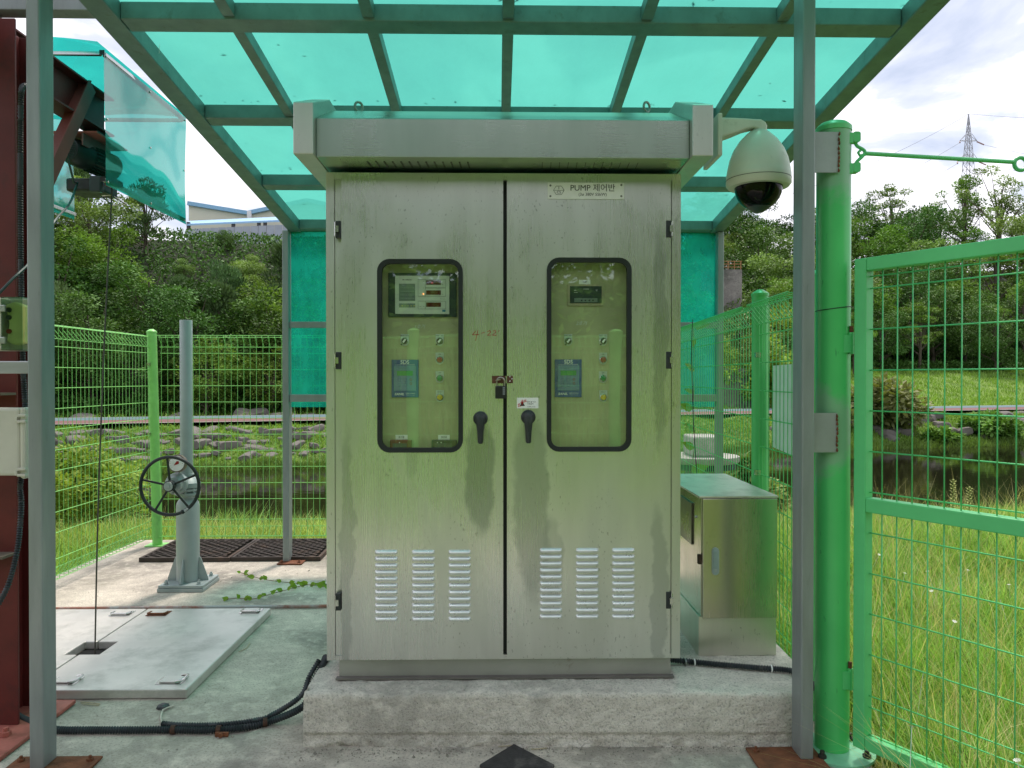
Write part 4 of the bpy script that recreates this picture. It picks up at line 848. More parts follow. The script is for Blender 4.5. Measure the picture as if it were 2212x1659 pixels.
# teal enclosure
EN = thing('hoist_enclosure', 'teal translucent sheet housing on a polished steel frame around the hoist', 'enclosure', (-2.3, 4.5, 2.5))
EX0, EX1 = -2.64, P(224, 250, 4.0).x; EY0, EY1 = 4.0, 5.02
ez0, ez1 = P(224, 388, 4.0).z, P(224, 112, 4.0).z
def warp_sheet(name, f, nu, nv):
    mb = MB()
    for i in range(nu+1):
        for j in range(nv+1): mb.v.append(tuple(f(i/nu, j/nv)))
    mb.f = [(i*(nv+1)+j, (i+1)*(nv+1)+j, (i+1)*(nv+1)+j+1, i*(nv+1)+j+1) for i in range(nu) for j in range(nv)]
    return mb.build(name, POLYW, EN, smooth=True, angle=180)
def wob(u, v): return .0045*math.sin(2*math.pi*u*1.0+.5)*math.cos(3.1*v+1+u)+.003*math.sin(5.2*v+2.5*u)
warp_sheet('side_sheet', lambda u, v: (EX1+.012+wob(u, v), EY0-.01+(EY1-EY0)*u, ez0-.03+(ez1-ez0+.03)*v), 28, 20)
warp_sheet('side_sheet', lambda u, v: (EX0-.012-wob(v, u), EY0-.01+(EY1-EY0-.14)*u, ez0-.03+(ez1-ez0+.03)*v), 28, 20)
warp_sheet('roof_sheet', lambda u, v: (EX0-.04+(EX1-EX0+.06)*v, EY0-.10+(EY1-EY0+.12)*u, ez1+.010+.05*math.sin(math.pi*v)*.5), 20, 12)
fr = .02
def fbar(p, q, nm='frame_bar'): MB().beam(p, q, fr, fr).build(nm, STEELTRIM, EN, bevel=.002)
for x in (EX0, EX1):
    for y in (EY0, EY1 if x == EX1 else EY1-.15): fbar((x, y, ez0), (x, y, ez1-.02))
    fbar((x, EY0+.0105, ez0), (x, EY1-(.011 if x == EX1 else .161), ez0)); fbar((x, EY0+.0105, ez1-.01), (x, EY1-.011, ez1-.01))
for y in (EY0, EY1): fbar((EX0+.011, y, ez1-.01), (EX1-.011, y, ez1-.01))
for x, y, z in ((EX1, EY0-.003, ez1-.008), (EX1, EY0-.003, ez0)): MB().box(x-.014, x+.011, y-.011, y-.0075, z-.012, z+.012).build('end_cap', BLACKP, EN)
for u in (.02, .5, .98):
    for v in (.03, .5, .97): MB().lathe((EX1+.013+wob(u, v), EY0-.01+(EY1-EY0)*u, ez0-.03+(ez1-ez0+.03)*v), (1,0,0), [(.006, 0), (.006, .003), (.003, .006)], 8).build('sheet_screw', STEELTRIM, EN)
# flexible conduit on the column and boxes
mb = MB(); yq = 3.20
cp = [P(62, 189, 3.30), P(52, 186, 3.24), P(46, 200, 3.21), P(44.5, 260, 3.21), P(44, 400, 3.21), P(45, 560, 3.21), P(47, 680, 3.21), P(50, 800, 3.21), P(54, 870, 3.21), P(56, 960, 3.21), P(44, 1045, 3.20), P(46, 1085, 3.20), P(43, 1140, 3.19), P(35, 1200, 3.17), P(15, 1270, 3.13), P(-20, 1330, 3.10)]
corr(mb, cp, .0125, .005); t = mb.build('corrugated_conduit', COND, smooth=True, angle=80, loc=(-2.05, 3.2, .5)); tag(t, 'black corrugated conduit climbing the front of the red steel column', 'conduit')
mb = MB(); mb.tube(resample([P(131, 300, 4.1), P(140, 320, 4.0), P(160, 395, 4.15)], .05)+resample([P(168, 395, 4.2), P(150, 440, 3.9), P(118, 478, 3.5), P(70, 560, 3.25), P(30, 600, 3.1), P(-8, 640, 3.05)], .05), .0055, 6); t = mb.build('hoist_cable', plain('dark_green_cable', (.02, .05, .045), .5), smooth=True, loc=(-2.1, 3.6, 2.2)); tag(t, 'dark green cable drooping from the hoist to the pendant box', 'cable')
B1 = thing('pendant_box', 'beige box with a smoked clear lid holding a yellow pendant control', 'control box', (-2.05, 3.1, 1.7))
q0, q1 = P(-40, 757, 3.10), P(57, 643, 3.10)
MB().box(q0.x, q1.x, 3.13, 3.19, q0.z, q1.z).build('box_back', CREAM, B1, bevel=.006)
xm = P(12, 700, 3.1).x; mb = MB(); mb.box(q0.x, xm, 3.075, 3.1295, q0.z+.005, q1.z-.003); mb.build('box_side', CREAM, B1, bevel=.005)
mb = MB(); mb.box(xm+.001, q1.x, 3.070, 3.074, q0.z, q1.z); mb.box(xm+.001, q1.x, 3.0745, 3.1295, q0.z, q0.z+.003); mb.box(xm+.001, q1.x, 3.0745, 3.1295, q1.z-.003, q1.z); mb.build('clear_lid', COVERG, B1)
for py_ in (666, 735): c_ = P(7, py_, 3.07); MB().box(c_.x-.02, c_.x+.010, 3.062, 3.0745, c_.z-.013, c_.z+.013).build('lid_latch', plain('pale_latch', (.45, .48, .45), .3, .6), B1, bevel=.003)
pe = P(36, 700, 3.1); YC = plain('yellow_pendant', (.75, .70, .25), .4)
pd = MB().prism([(-.035, .075), (.0, .088), (.045, .07), (.04, -.075), (.0, -.085), (-.03, -.07), (-.02, 0)], lambda a, b: (pe.x+a, 3.083, pe.z+b), lambda a, b: (pe.x+a, 3.125, pe.z+b)).build('pendant', YC, B1, bevel=.006, fix=True)
for z_, m_ in ((.055, BLACKP), (.025, BLACKP), (-.03, LR)): MB().lathe((pe.x-.018, 3.0825, pe.z+z_), (0,-1,0), [(.010, 0), (.009, .006)], 14).build('push_button', m_, pd)
B2 = thing('junction_box', 'weathered beige hinged junction box fixed below the pendant box', 'junction box', (-2.05, 3.1, 1.3))
q0, q1 = P(-45, 1034, 3.11), P(59.5, 880, 3.11); MB().box(q0.x, P(46, 950, 3.11).x, 3.10, 3.20, q0.z+.012, q1.z-.003).build('box_body', CREAM, B2, bevel=.01)
MB().box(P(46.5, 950, 3.11).x, q1.x, 3.095, 3.20, q0.z, q1.z).build('box_lid', CREAM, B2, bevel=.010)
for py_ in (904, 1020):
    c_ = P(47, py_, 3.09)
    for dz_ in (-.012, .012): MB().box(c_.x-.016, c_.x+.018, 3.083, 3.0995, c_.z+dz_-.005, c_.z+dz_+.005).build('box_hinge', CREAM, B2, bevel=.002)
    MB().box(c_.x-.028, c_.x-.018, 3.088, 3.0995, c_.z-.014, c_.z+.006).build('box_catch', CREAM, B2, bevel=.002)
# ================================================================= dome camera
DC = thing('dome_camera', 'weathered off white dome security camera on a bracket from the cabinet hood', 'security camera', (1.12, 3.3, 2.4))
dY = 3.30; dc = P(1638.5, 350, dY); w_ = (P(1706, 380, dY).x-P(1571, 380, dY).x)/2; zt_, zb_ = P(1638, 282, dY).z, P(1638, 405, dY).z; H_ = zt_-zb_
MB().lathe((dc.x, dY, zb_), (0,0,1), [(w_*.93, 0), (w_*1.0, .012), (w_*.995, H_*.22), (w_*.985, H_*.23), (w_*.97, H_*.30), (w_*.90, H_*.48), (w_*.77, H_*.66), (w_*.58, H_*.82), (w_*.36, H_*.94), (w_*.22, H_)], 40).build('camera_housing', DOMEW, DC, smooth=True, angle=50)
rg = P(1690, 410, dY).x-P(1640, 410, dY).x; zd = P(1640, 457, dY).z
MB().lathe((dc.x, dY, zb_+.004), (0,0,-1), [(rg*math.cos(rad(a_)), (zb_-zd)*math.sin(rad(a_))) for a_ in range(0, 91, 10)][:-1]+[(.001, zb_-zd)], 36, caps=False).build('dome_glass', DOMEG, DC, smooth=True, angle=90)
MB().lathe((dc.x, dY, zb_+.003), (0,0,-1), [(rg*.86, 0), (rg*.84, .03), (rg*.55, .045), (rg*.5, .09), (rg*.2, .11)], 24).build('camera_core', BLACKP, DC, smooth=True)
MB().lathe((dc.x-.02, dY-.06, zb_-.05), (0,-1,-.2), [(.022, 0), (.022, .012)], 20).build('lens', plain('lens_glass', (.01, .01, .015), .05), DC, smooth=True)
wq0, wq1 = P(1541, 337, 3.25), P(1552, 243, 3.25); MB().box(wq0.x+.002, wq1.x, 3.19, 3.42, P(1545, 337, 3.2).z, P(1545, 245, 3.2).z).build('wall_plate', DOMEW, DC, bevel=.004)
za, zc = P(1560, 258, dY).z, P(1560, 306, dY).z
mb = MB(); sec = []
pts = [(wq1.x+.0005, P(1552, 260, dY).z, P(1552, 306, dY).z, .045), (P(1580, 260, dY).x, P(1580, 260, dY).z, P(1580, 294, dY).z, .04), (P(1605, 260, dY).x, P(1605, 260, dY).z, P(1605, 284, dY).z, .034), (P(1625, 261, dY).x, P(1625, 261, dY).z, P(1625, 280, dY).z, .03), (P(1640, 261, dY).x, P(1640, 261, dY).z, P(1640, 286, dY).z, .028), (P(1650, 268, dY).x, P(1650, 266, dY).z, P(1650, 286, dY).z, .024), (P(1655, 275, dY).x, P(1655, 274, dY).z, P(1655, 286, dY).z, .018)]
for x, z1_, z0_, h_ in pts: mb.v += [(x, dY-h_, z0_), (x, dY-h_, z1_), (x, dY+h_, z1_), (x, dY+h_, z0_)]
for k in range(len(pts)-1):
    for q in range(4): r = (q+1) % 4; mb.f.append((k*4+q, k*4+r, k*4+4+r, k*4+4+q))
mb.f += [(0, 1, 2, 3), tuple(len(pts)*4-4+i for i in range(4))[::-1]]; mb.build('bracket_arm', DOMEW, DC, bevel=.008, fix=True)
MB().lathe((dc.x, dY, zb_+.030), (0,0,1), [(w_*1.004, 0), (w_*1.004, .0025)], 40).build('seam_ring', plain('seam_dark', (.10, .10, .08), .6), DC)
# ================================================================= gate post & gate
def gpmat():
    m, n, b, o = newmat('gate_post_green'); v = coords(n); s_ = n.nodes.new('ShaderNodeSeparateXYZ'); L(n, v, s_.inputs[0])
    col = ramp(n, noise(n, v, 3, 4), [(.3, (.075, .53, .15)), (.7, (.10, .62, .18))]); col = mixc(n, ramp(n, noise(n, coords(n, (60, 60, 14)), 1, 3), [(.68, g3(0)), (.72, g3(.5))]), col, (.03, .25, .08))
    nz = noise(n, v, 14, 4, .6)
    for zc_, hw_ in ((2.36, .13), (1.28, .13)):
        q_ = n.nodes.new('ShaderNodeMath'); q_.operation = 'SUBTRACT'; L(n, s_.outputs[2], q_.inputs[0]); q_.inputs[1].default_value = zc_
        a_ = n.nodes.new('ShaderNodeMath'); a_.operation = 'ABSOLUTE'; L(n, q_.outputs[0], a_.inputs[0])
        w_ = n.nodes.new('ShaderNodeMath'); w_.operation = 'MULTIPLY_ADD'; L(n, nz, w_.inputs[0]); w_.inputs[1].default_value = .16; L(n, a_.outputs[0], w_.inputs[2])
        xx_ = n.nodes.new('ShaderNodeMath'); xx_.operation = 'MULTIPLY_ADD'; L(n, s_.outputs[0], xx_.inputs[0]); xx_.inputs[1].default_value = .9 if zc_ < 2 else 0; L(n, w_.outputs[0], xx_.inputs[2])
        col = mixc(n, ramp(n, xx_.outputs[0], [(hw_+.05, g3(.6)), (hw_+.11, g3(0))]), col, (.30, .40, .33))
    L(n, col, b.inputs['Base Color']); b.inputs['Roughness'].default_value = .28; return m
GPc = P(1799, 900, 3.07); gz = P(1799, 280, 3.07).z
GP = thing('gate_post', 'thick glossy green round gate post welded by plates to the canopy post', 'gate post', (GPc.x, 3.07, 0))
gr = (P(1834, 900, 3.07).x-P(1764, 900, 3.07).x)/2
MB().lathe((GPc.x, 3.07, .012), (0,0,1), [(gr, 0), (gr, gz-.012)], 40).build('post_tube', gpmat(), GP, smooth=True)
MB().lathe((GPc.x, 3.07, gz-.012), (0,0,1), [(gr+.003, 0), (gr+.003, .018), (gr-.004, .026), (gr*.75, .036), (gr*.45, .043), (.001, .046)], 40).build('post_cap', GRN_G, GP, smooth=True)
MB().lathe((GPc.x+.01, 3.05, .0015), (0,0,1), [(.145, 0), (.145, .010)], 44).build('flange', plain('flange_mint', (.22, .56, .36), .45), GP)
for a_ in (40, 140, 220, 320): MB().lathe((GPc.x+.01+.115*math.cos(rad(a_)), 3.05+.115*math.sin(rad(a_)), .012), (0,0,1), [(.016, 0), (.016, .012), (.009, .013), (.009, .028)], 6).build('flange_bolt', plain('dark_bolt', (.05, .05, .045), .6, .5), GP)
mb = MB(); zw = P(1799, 664, 3.0).z; mb.tube([(GPc.x+(gr+.0015)*math.cos(t), 3.07+(gr+.0015)*math.sin(t), zw+.010*math.cos(t)*.8) for t in [2*math.pi*k/32 for k in range(32)]], .0018, 6, closed=True); mb.build('tie_wire', BLACKM, GP)
for ya, yb in ((312, 289), (377, 355)):
    q0, q1 = P(1824, ya, 3.04), P(1855, yb, 3.04); br = MB().box(q0.x, q0.x+.028, 3.02, 3.06, q0.z, q1.z).build('latch_bracket', GRN_G, GP, bevel=.003)
    mb = MB(); mb.prism(rrect(q0.x+.0285, q1.x, q0.z+.006, q1.z+.004, .008, 3), XZ(3.022), XZ(3.058)); mb.build('bracket_ear', GRN_G, br, fix=True)
q = lambda x, y: P(1440.1+.34896*x, .34896*y, 3.04)
mb = MB(); mb.tube(resample([q(1165, 880), q(1180, 905), q(1215, 925), q(1228, 945), q(1205, 975), q(1178, 1000), q(1165, 1030)], .008), .0068, 8); mb.build('loop_bar', GRN_G, GP, smooth=True)
mb = MB(); mb.tube([q(1200, 930), q(1185, 945), q(1195, 962), q(1230, 958)], .0055, 8); mb.build('rod_eye', GRN_G, GP, smooth=True)
a_ = q(1228, 950); b2 = P(2190, 344, 3.15); b2.z = a_.z+.0; mb = MB(); mb.cyl(a_, b2, .0085, n=12); c_ = b2+Vector((.028, 0, -.008)); mb.build('tie_rod', GRN_G, GP, smooth=True)
mb = MB(); mb.tube([c_+Vector((.026*math.cos(t), 0, .026*math.sin(t))) for t in [2*math.pi*k/18 for k in range(18)]], .008, 8, closed=True); mb.build('rod_ring', GRN_G, GP, smooth=True)
for z_ in (P(1840, 700, 3.04).z, P(1840, 1455, 3.04).z):
    pass
# gate leaf
g0 = P(1852, 900, 2.985); GX, GY = g0.x, 2.985; gd = Vector((.52, -.855, 0)).normalized(); gn = Vector((.855, .52, 0))
GT = thing('gate_leaf', 'open green steel mesh gate leaf swung outwards beside the tall grass', 'gate', (GX, GY, .09))
gt, gm, gb = P(1852, 560, 2.97).z, 1.035, .09; GL = 1.25
def gbar(s0, z0_, s1, z1_, wv, nm, th=.05):
    a_ = Vector((GX, GY, z0_))+gd*s0; b2 = Vector((GX, GY, z1_))+gd*s1
    return MB().beam(a_, b2, th, wv, up=(0,0,1) if abs(z1_-z0_) < .1 else gd).build(nm, GRN_G, GT, bevel=.004)
gbar(.0255, gb-.03, .0255, gt, .05, 'stile', .05)
gbar(GL+.026, gb, GL+.026, gt, .05, 'stile', .05)
gbar(.051, gt-.025, GL, gt-.025, .05, 'rail'); gbar(.051, gm-.025, GL, gm-.025, .055, 'rail'); gbar(.051, gb, GL, gb, .05, 'rail')
def gmesh(za, zb2, hz_, nm):
    mb = MB(); n = 19
    for k in range(n):
        s_ = .051+.053+k*.0585
        if s_ > GL: break
        a_ = Vector((GX, GY, za))+gd*s_; mb.wire(a_, a_+Vector((0, 0, zb2-za)), .0028)
    for z in hz_: a_ = Vector((GX, GY, z))+gd*.048+gn*.0055; mb.wire(a_, a_+gd*(GL-.048), .0028)
    return mb.build(nm, GRN_G, GT, smooth=True, angle=180)
ZQ = lambda yy: P(1866, 576+.34896*yy, 2.94).z
gmesh(gm, gt-.045, [ZQ(60), ZQ(135), ZQ(388), ZQ(641), ZQ(893), ZQ(1145), ZQ(1397)], 'mesh_panel')
ZR = lambda yy: P(1866, 1036.9+.37507*yy, 2.94).z
gmesh(gb+.02, gm-.05, [ZR(y_) for y_ in (305, 540, 773, 1008, 1245, 1310, 1470)], 'mesh_panel')
for z_ in (P(1840, 1455, 3.04).z, P(1840, 735, 3.04).z):
    h = MB().cyl((GX-.010, GY+.032, z_-.055), (GX-.010, GY+.032, z_+.03), .010, n=12).build('gate_hinge', GRN_G, GT, smooth=True); MB().cyl((GX-.010, GY+.032, z_+.031), (GX-.010, GY+.032, z_+.055), .007, n=10).build('hinge_pin', RUST, h); MB().box(GX-.045, GX-.015, GY+.02, GY+.045, z_-.05, z_+.02).build('hinge_leaf', GRN_G, h)
# ================================================================= mesh fences
def fence(name, lab, A, B, z0_, z1_, m_, posts, n_out, split=()):
    """A,B: ends of the fence line; posts: parameter, radius, height; n_out: side on which the rolled top leans"""
    A = Vector((*A, 0)); B = Vector((*B, 0)); d = (B-A); Ln = d.length; d.normalize(); o_ = Vector((-d.y, d.x, 0))*n_out
    t = thing(name, lab, 'fence', ((A.x+B.x)/2, (A.y+B.y)/2, 0))
    segs = [0]+list(split)+[Ln]
    for a_, b2 in zip(segs[:-1], segs[1:]):
        a_ += .05 if a_ else 0; b2 -= .05 if b2 < Ln else 0
        mb = MB(); n = int((b2-a_)/.0565); r_ = .0023
        for k in range(n+1):
            s_ = a_+.012+k*.0565+random.uniform(-.001, .001); p_ = A+d*s_
            V = lambda off, z, ds=0: p_+d*ds+o_*off+Vector((0, 0, z))
            mb.wire(V(0, z0_), V(0, z1_), r_); mb.wire(V(0, z1_), V(.055, z1_+.010, .006), r_); mb.wire(V(.055, z1_+.010, .006), V(.075, z1_-.012, .012), r_); mb.wire(V(.075, z1_-.012, .012), V(.006, z1_-.098, .016), r_)
            mb.wire(V(0, z0_), V(.07, z0_+.006, .006), r_); mb.wire(V(.07, z0_+.006, .006), V(.006, z0_+.098, .014), r_)
        hs_ = [(0, z1_-.002), (.06, z1_+.012), (.004, z1_-.090), (-.004, z1_-.146)]
        z = z1_-.292
        while z > z0_+.20: hs_.append((-.004, z)); z -= .1455
        hs_ += [(-.004, z0_+.15), (.004, z0_+.088), (0, z0_+.002), (.06, z0_+.008)]
        for off, z in hs_: a3 = A+d*a_+o_*off+Vector((0, 0, z)); mb.wire(a3, a3+d*(b2-a_), .0028)
        mb.build('mesh_panel', m_, t)
    for s_, rr, hh, sx_, lean in posts:
        p_ = A+d*s_+o_*sx_
        pt = MB().cyl((p_.x+lean, p_.y, .010), (p_.x, p_.y, hh-.03), rr, n=24).build('post', m_, t, smooth=True)
        MB().lathe((p_.x, p_.y, hh-.03), (0,0,1), [(rr+.003, 0), (rr+.003, .014), (rr*.8, .022), (rr*.4, .034), (.001, .036)], 24).build('post_cap', m_, pt, smooth=True)
        MB().box(p_.x+lean-.085, p_.x+lean+.085, p_.y-.075, p_.y+.075, .001, .009).build('post_foot', m_, pt)
        for z in (.35, 1.0, 1.62):
            c_ = p_-o_*(sx_-.004); u = (Vector((0, -1, 0))); MB().box(c_.x-.014, c_.x+.014, p_.y-rr-.012, p_.y-rr+.004, z-.013, z+.013).build('post_clamp', STEELTRIM, pt)
    return t
lime = GRN_L
fence('mesh_fence', 'lime green wire mesh fence along the left edge of the deck', (-3.14, 3.3), (-3.09, 6.92), .075, 1.865, lime, [(1.86, .042, 1.93, .03, 0), (3.63, .042, 1.93, 0, .045)], 1, (1.86,))
fence('mesh_fence', 'lime green wire mesh fence across the back of the deck facing the river', (-3.03, 6.96), (1.50, 6.98), .075, 1.865, lime, [(2.27, .042, 1.93, .03, 0), (4.5, .042, 1.93, 0, 0)], -1, (2.27,))
fence('mesh_fence', 'green wire mesh fence at the right of the cabinet with a white board on it', (1.345, 3.38), (1.497, 6.9), .12, 1.87, GRN_R, [(.02, .045, 1.975, -.08, 0), (.70, .043, 1.965, -.024, 0)], 1, (.70,))
# fence behind the photographer (seen mirrored in the window panes)
fence('mesh_fence', 'green wire mesh fence mirrored in the cabinet windows, closing the near side', (-3.3, -.35), (1.3, -.35), .10, 1.87, lime, [(.8, .05, 1.93, 0, 0), (2.55, .05, 1.95, 0, 0), (4.35, .05, 1.93, 0, 0)], -1, (.8, 2.55, 4.35))
# white board on the right fence
wb = thing('notice_board', 'white board tied to the outside of the green mesh fence at the right', 'board', (1.44, 4.0, 1.1))
b0, b1 = P(1664, 800, 4.02), P(1712, 800, 3.52); z0_, z1_ = P(1664, 965, 4.02).z, P(1664, 790, 4.02).z
mb = MB(); u = Vector((b1.x-b0.x, b1.y-b0.y, 0)).normalized(); nn = Vector((-u.y, u.x, 0))*(.002)
mb.prism([(0, z0_), (.72, z0_), (.72, z1_), (0, z1_)], lambda a, b: Vector((b0.x+.012, b0.y, b))+u*a+nn, lambda a, b: Vector((b0.x+.012, b0.y, b))+u*a-nn)
wbp = mb.build('board_sheet', WHITE, wb, fix=True)
for z in (z1_-.03, z0_+.03): MB().tube([(b0.x+.012+.012*math.cos(t), b0.y+.012*math.sin(t)-.02, z) for t in [k*math.pi/4 for k in range(8)]], .0015, 6, closed=True).build('board_tie', BLACKM, wb)
# vines on the right fence
def leafmat(name, c, var=.3, trans=.35, attr=False):
    m, n, b, o = newmat(name); 
    oi = n.nodes.new('ShaderNodeObjectInfo'); at = n.nodes.new('ShaderNodeAttribute'); at.attribute_name = 'tint'
    hv = n.nodes.new('ShaderNodeHueSaturation'); hv.inputs['Color'].default_value = (*c, 1)
    mr = n.nodes.new('ShaderNodeMapRange'); L(n, at.outputs['Fac'], mr.inputs[0]); mr.inputs[3].default_value = 1-var*1.3; mr.inputs[4].default_value = 1+var*1.6
    L(n, mr.outputs[0], hv.inputs['Value'])
    mh = n.nodes.new('ShaderNodeMapRange'); L(n, oi.outputs['Random'], mh.inputs[0]); mh.inputs[3].default_value = .482; mh.inputs[4].default_value = .515; L(n, mh.outputs[0], hv.inputs['Hue'])
    mv = n.nodes.new('ShaderNodeMapRange'); L(n, at.outputs['Fac'], mv.inputs[0]); mv.inputs[3].default_value = 1.05; mv.inputs[4].default_value = .86; L(n, mv.outputs[0], hv.inputs['Saturation'])
    L(n, hv.outputs[0], b.inputs['Base Color']); b.inputs['Roughness'].default_value = .5; b.inputs['Specular IOR Level'].default_value = .10
    tr = n.nodes.new('ShaderNodeBsdfTranslucent'); mt = mixc(n, .5, (0, 0, 0), (0, 0, 0)); 
    mm = n.nodes.new('ShaderNodeMix'); mm.data_type = 'RGBA'; mm.blend_type = 'MULTIPLY'; mm.inputs[0].default_value = 1; L(n, hv.outputs[0], mm.inputs[6]); mm.inputs[7].default_value = (1.5, 1.6, .6, 1); L(n, mm.outputs[2], tr.inputs[0])
    ms = n.nodes.new('ShaderNodeMixShader'); ms.inputs[0].default_value = trans; L(n, b.outputs[0], ms.inputs[1]); L(n, tr.outputs[0], ms.inputs[2]); L(n, ms.outputs[0], o.inputs[0]); return m
VL = leafmat('vine_leaf', (.24, .40, .08), .2)
def leaf(mb, p, d, n_, ln, wd):
    d = Vector(d).normalized(); s_ = d.cross(Vector(n_)).normalized()*wd; p = Vector(p); u = Vector(n_).normalized()*ln*.12
    mb.add([p, p+d*ln*.18+s_*.45, p+d*ln*.45+s_*.5+u*.0, p+d*ln, p+d*ln*.45-s_*.5, p+d*ln*.18-s_*.45, p+d*ln*.4-u], [(0, 1, 6), (1, 2, 6), (2, 3, 6), (3, 4, 6), (4, 5, 6), (5, 0, 6)])
def vine(lab, ctrl, nl, ln, loc, r_=.0025, up=.5):
    t = thing('creeping_vine', lab, 'vine', loc); pts = resample(ctrl, .03); MB().tube(pts, r_, 5).build('stem', plain('vine_stem', (.16, .10, .05), .7), t)
    for i in range(nl):
        p_ = pts[min(len(pts)-1, int((i+.3)/nl*len(pts)))]; a_ = random.uniform(0, 6.28); l_ = ln*random.uniform(.6, 1.15)
        mb = MB(); leaf(mb, p_, (math.cos(a_)*.9, -.5*random.random(), up*random.uniform(.2, 1)), (random.uniform(-.4, .4), -.7, .6), l_, l_*.66); mb.build('leaf', VL, t)
    return t
vine('creeper with small heart shaped leaves trailing over the deck beside the cabinet', [G(520, 1237, .01), G(560, 1249, .02), G(600, 1256, .015), G(640, 1260, .02), G(680, 1265, .015), G(720, 1270, .02)], 14, .055, (-1.5, 5.6, 0))
vine('second creeper reaching furthest towards the hatch covers with reddish stem', [G(482, 1296, .006), G(510, 1292, .01), G(545, 1294, .015), G(585, 1283, .02), G(620, 1274, .02), G(660, 1264, .015), G(720, 1262, .02)], 18, .06, (-1.6, 5.2, 0))
vine('twining vine with two bright round leaves on the right green mesh fence', [P(1497, 700, 5.9), P(1500, 800, 5.9), P(1496, 900, 5.9), P(1500, 960, 5.9), P(1490, 1040, 5.9)], 8, .13, (1.5, 5.9, .4), .003)
mb = MB(); mb.tube(resample([P(1496, 690, 5.2), P(1494, 760, 5.2), P(1497, 880, 5.2), P(1502, 980, 5.2), P(1507, 1040, 5.2)], .05), .003, 5); t = mb.build('hanging_wire', BLACKM, loc=(1.4, 5.2, .9)); tag(t, 'thin black wire hanging down the right fence behind the side cabinet', 'wire')
# river intake
IC = thing('river_intake', 'white concrete intake block on a round concrete slab standing in the river', 'intake', (3.0, 14.5, -1.8)); ICM = concrete('intake_concrete', (.46, .45, .41), (.37, .36, .33), (.25, .24, .22), None, .3, .5)
a_ = P(1518, 962, 14.5); iw = (P(1552, 960, 14.5).x-P(1487, 960, 14.5).x)/2; zt1, zt2, zt3 = P(1518, 940, 14.5).z, P(1518, 983, 14.5).z, P(1518, 997, 14.5).z
MB().box(a_.x-iw, a_.x+iw, 14.1, 14.9, zt2, zt1).build('block', ICM, IC, bevel=.04); MB().lathe((a_.x-.05, 14.5, zt3), (0,0,1), [(.70, 0), (.72, .03), (.72, zt2-zt3-.005), (.69, zt2-zt3-.001)], 36).build('round_slab', ICM, IC, smooth=True)
MB().box(a_.x-iw*.9, a_.x+iw*.9, 14.15, 14.85, -2.3, zt3-.001).build('pillar', ICM, IC); MB().lathe((a_.x-.05, 14.5, zt3-.11), (0,0,1), [(.66, 0), (.66, .105)], 36).build('collar', plain('dark_collar', (.02, .03, .035), .5), IC)
# ================================================================= vegetation
RNG = np.random.default_rng(11)
def np_mesh(name, verts, faces_n, k, m, tint=None, loc=None, parent=None, tri=False):
    """verts (N,3); faces: consecutive groups of k verts"""
    nf = len(verts)//k; me = bpy.data.meshes.new(name); off = np.array(loc if loc is not None else (0, 0, 0), float)
    me.vertices.add(len(verts)); me.vertices.foreach_set('co', (verts-off).astype(np.float32).ravel())
    me.loops.add(nf*k); me.loops.foreach_set('vertex_index', np.arange(nf*k, dtype=np.int32))
    me.polygons.add(nf); me.polygons.foreach_set('loop_start', np.arange(0, nf*k, k, dtype=np.int32)); me.polygons.foreach_set('loop_total', np.full(nf, k, dtype=np.int32))
    if tint is not None: at = me.attributes.new('tint', 'FLOAT', 'POINT'); at.data.foreach_set('value', np.repeat(tint, k).astype(np.float32))
    me.update(calc_edges=True); me.materials.append(m); o = bpy.data.objects.new(name, me); COL.objects.link(o)
    if parent: o.parent = parent
    elif loc is not None: o.location = loc
    return o
def leaves(centres, dirs, ln, wd, rng, up=2.2):
    """diamond shaped leaves"""
    n = len(centres); r = rng.normal(size=(n, 3))+np.array([0, 0, up]); d = dirs/np.linalg.norm(dirs, axis=1, keepdims=True)
    s = np.cross(d, r); s /= np.linalg.norm(s, axis=1, keepdims=True)+1e-9
    ln = np.asarray(ln).reshape(-1, 1); wd = np.asarray(wd).reshape(-1, 1)
    return np.stack([centres, centres+d*ln*.45+s*wd*.5, centres+d*ln, centres+d*ln*.45-s*wd*.5], 1).reshape(-1, 3)
def crown_pts(rng, blobs, per, flat=.75):
    C = []; T = []; D = []
    for (cx_, cy_, cz_, r) in blobs:
        n = int(per*r*r); v = rng.normal(size=(n, 3)); v /= np.linalg.norm(v, axis=1, keepdims=True)
        rr = r*rng.uniform(.55, 1.08, (n, 1)); p_ = v*rr*np.array([1, 1, flat])+np.array([cx_, cy_, cz_]); C.append(p_)
        T.append(np.clip(.5+rng.normal(0, .15, n)+rng.normal(0, .2), 0, 1)); D.append(v*np.array([.9, .9, .35])+rng.normal(0, .38, (n, 3)))
    return np.concatenate(C), np.concatenate(T), np.concatenate(D)
BARK = plain('bark', (.10, .08, .06), .9, 0, .3, 8, .4)
LEAF_A = leafmat('leaf_mid_green', (.135, .25, .038), .5, .2); LEAF_B = leafmat('leaf_dark_green', (.070, .155, .030), .5, .12)
LEAF_C = leafmat('leaf_lime', (.21, .33, .045), .45, .25); LEAF_P = leafmat('pine_needle', (.080, .150, .052), .5, .1); LEAF_G = leafmat('leaf_grey_green', (.155, .25, .062), .45, .18)
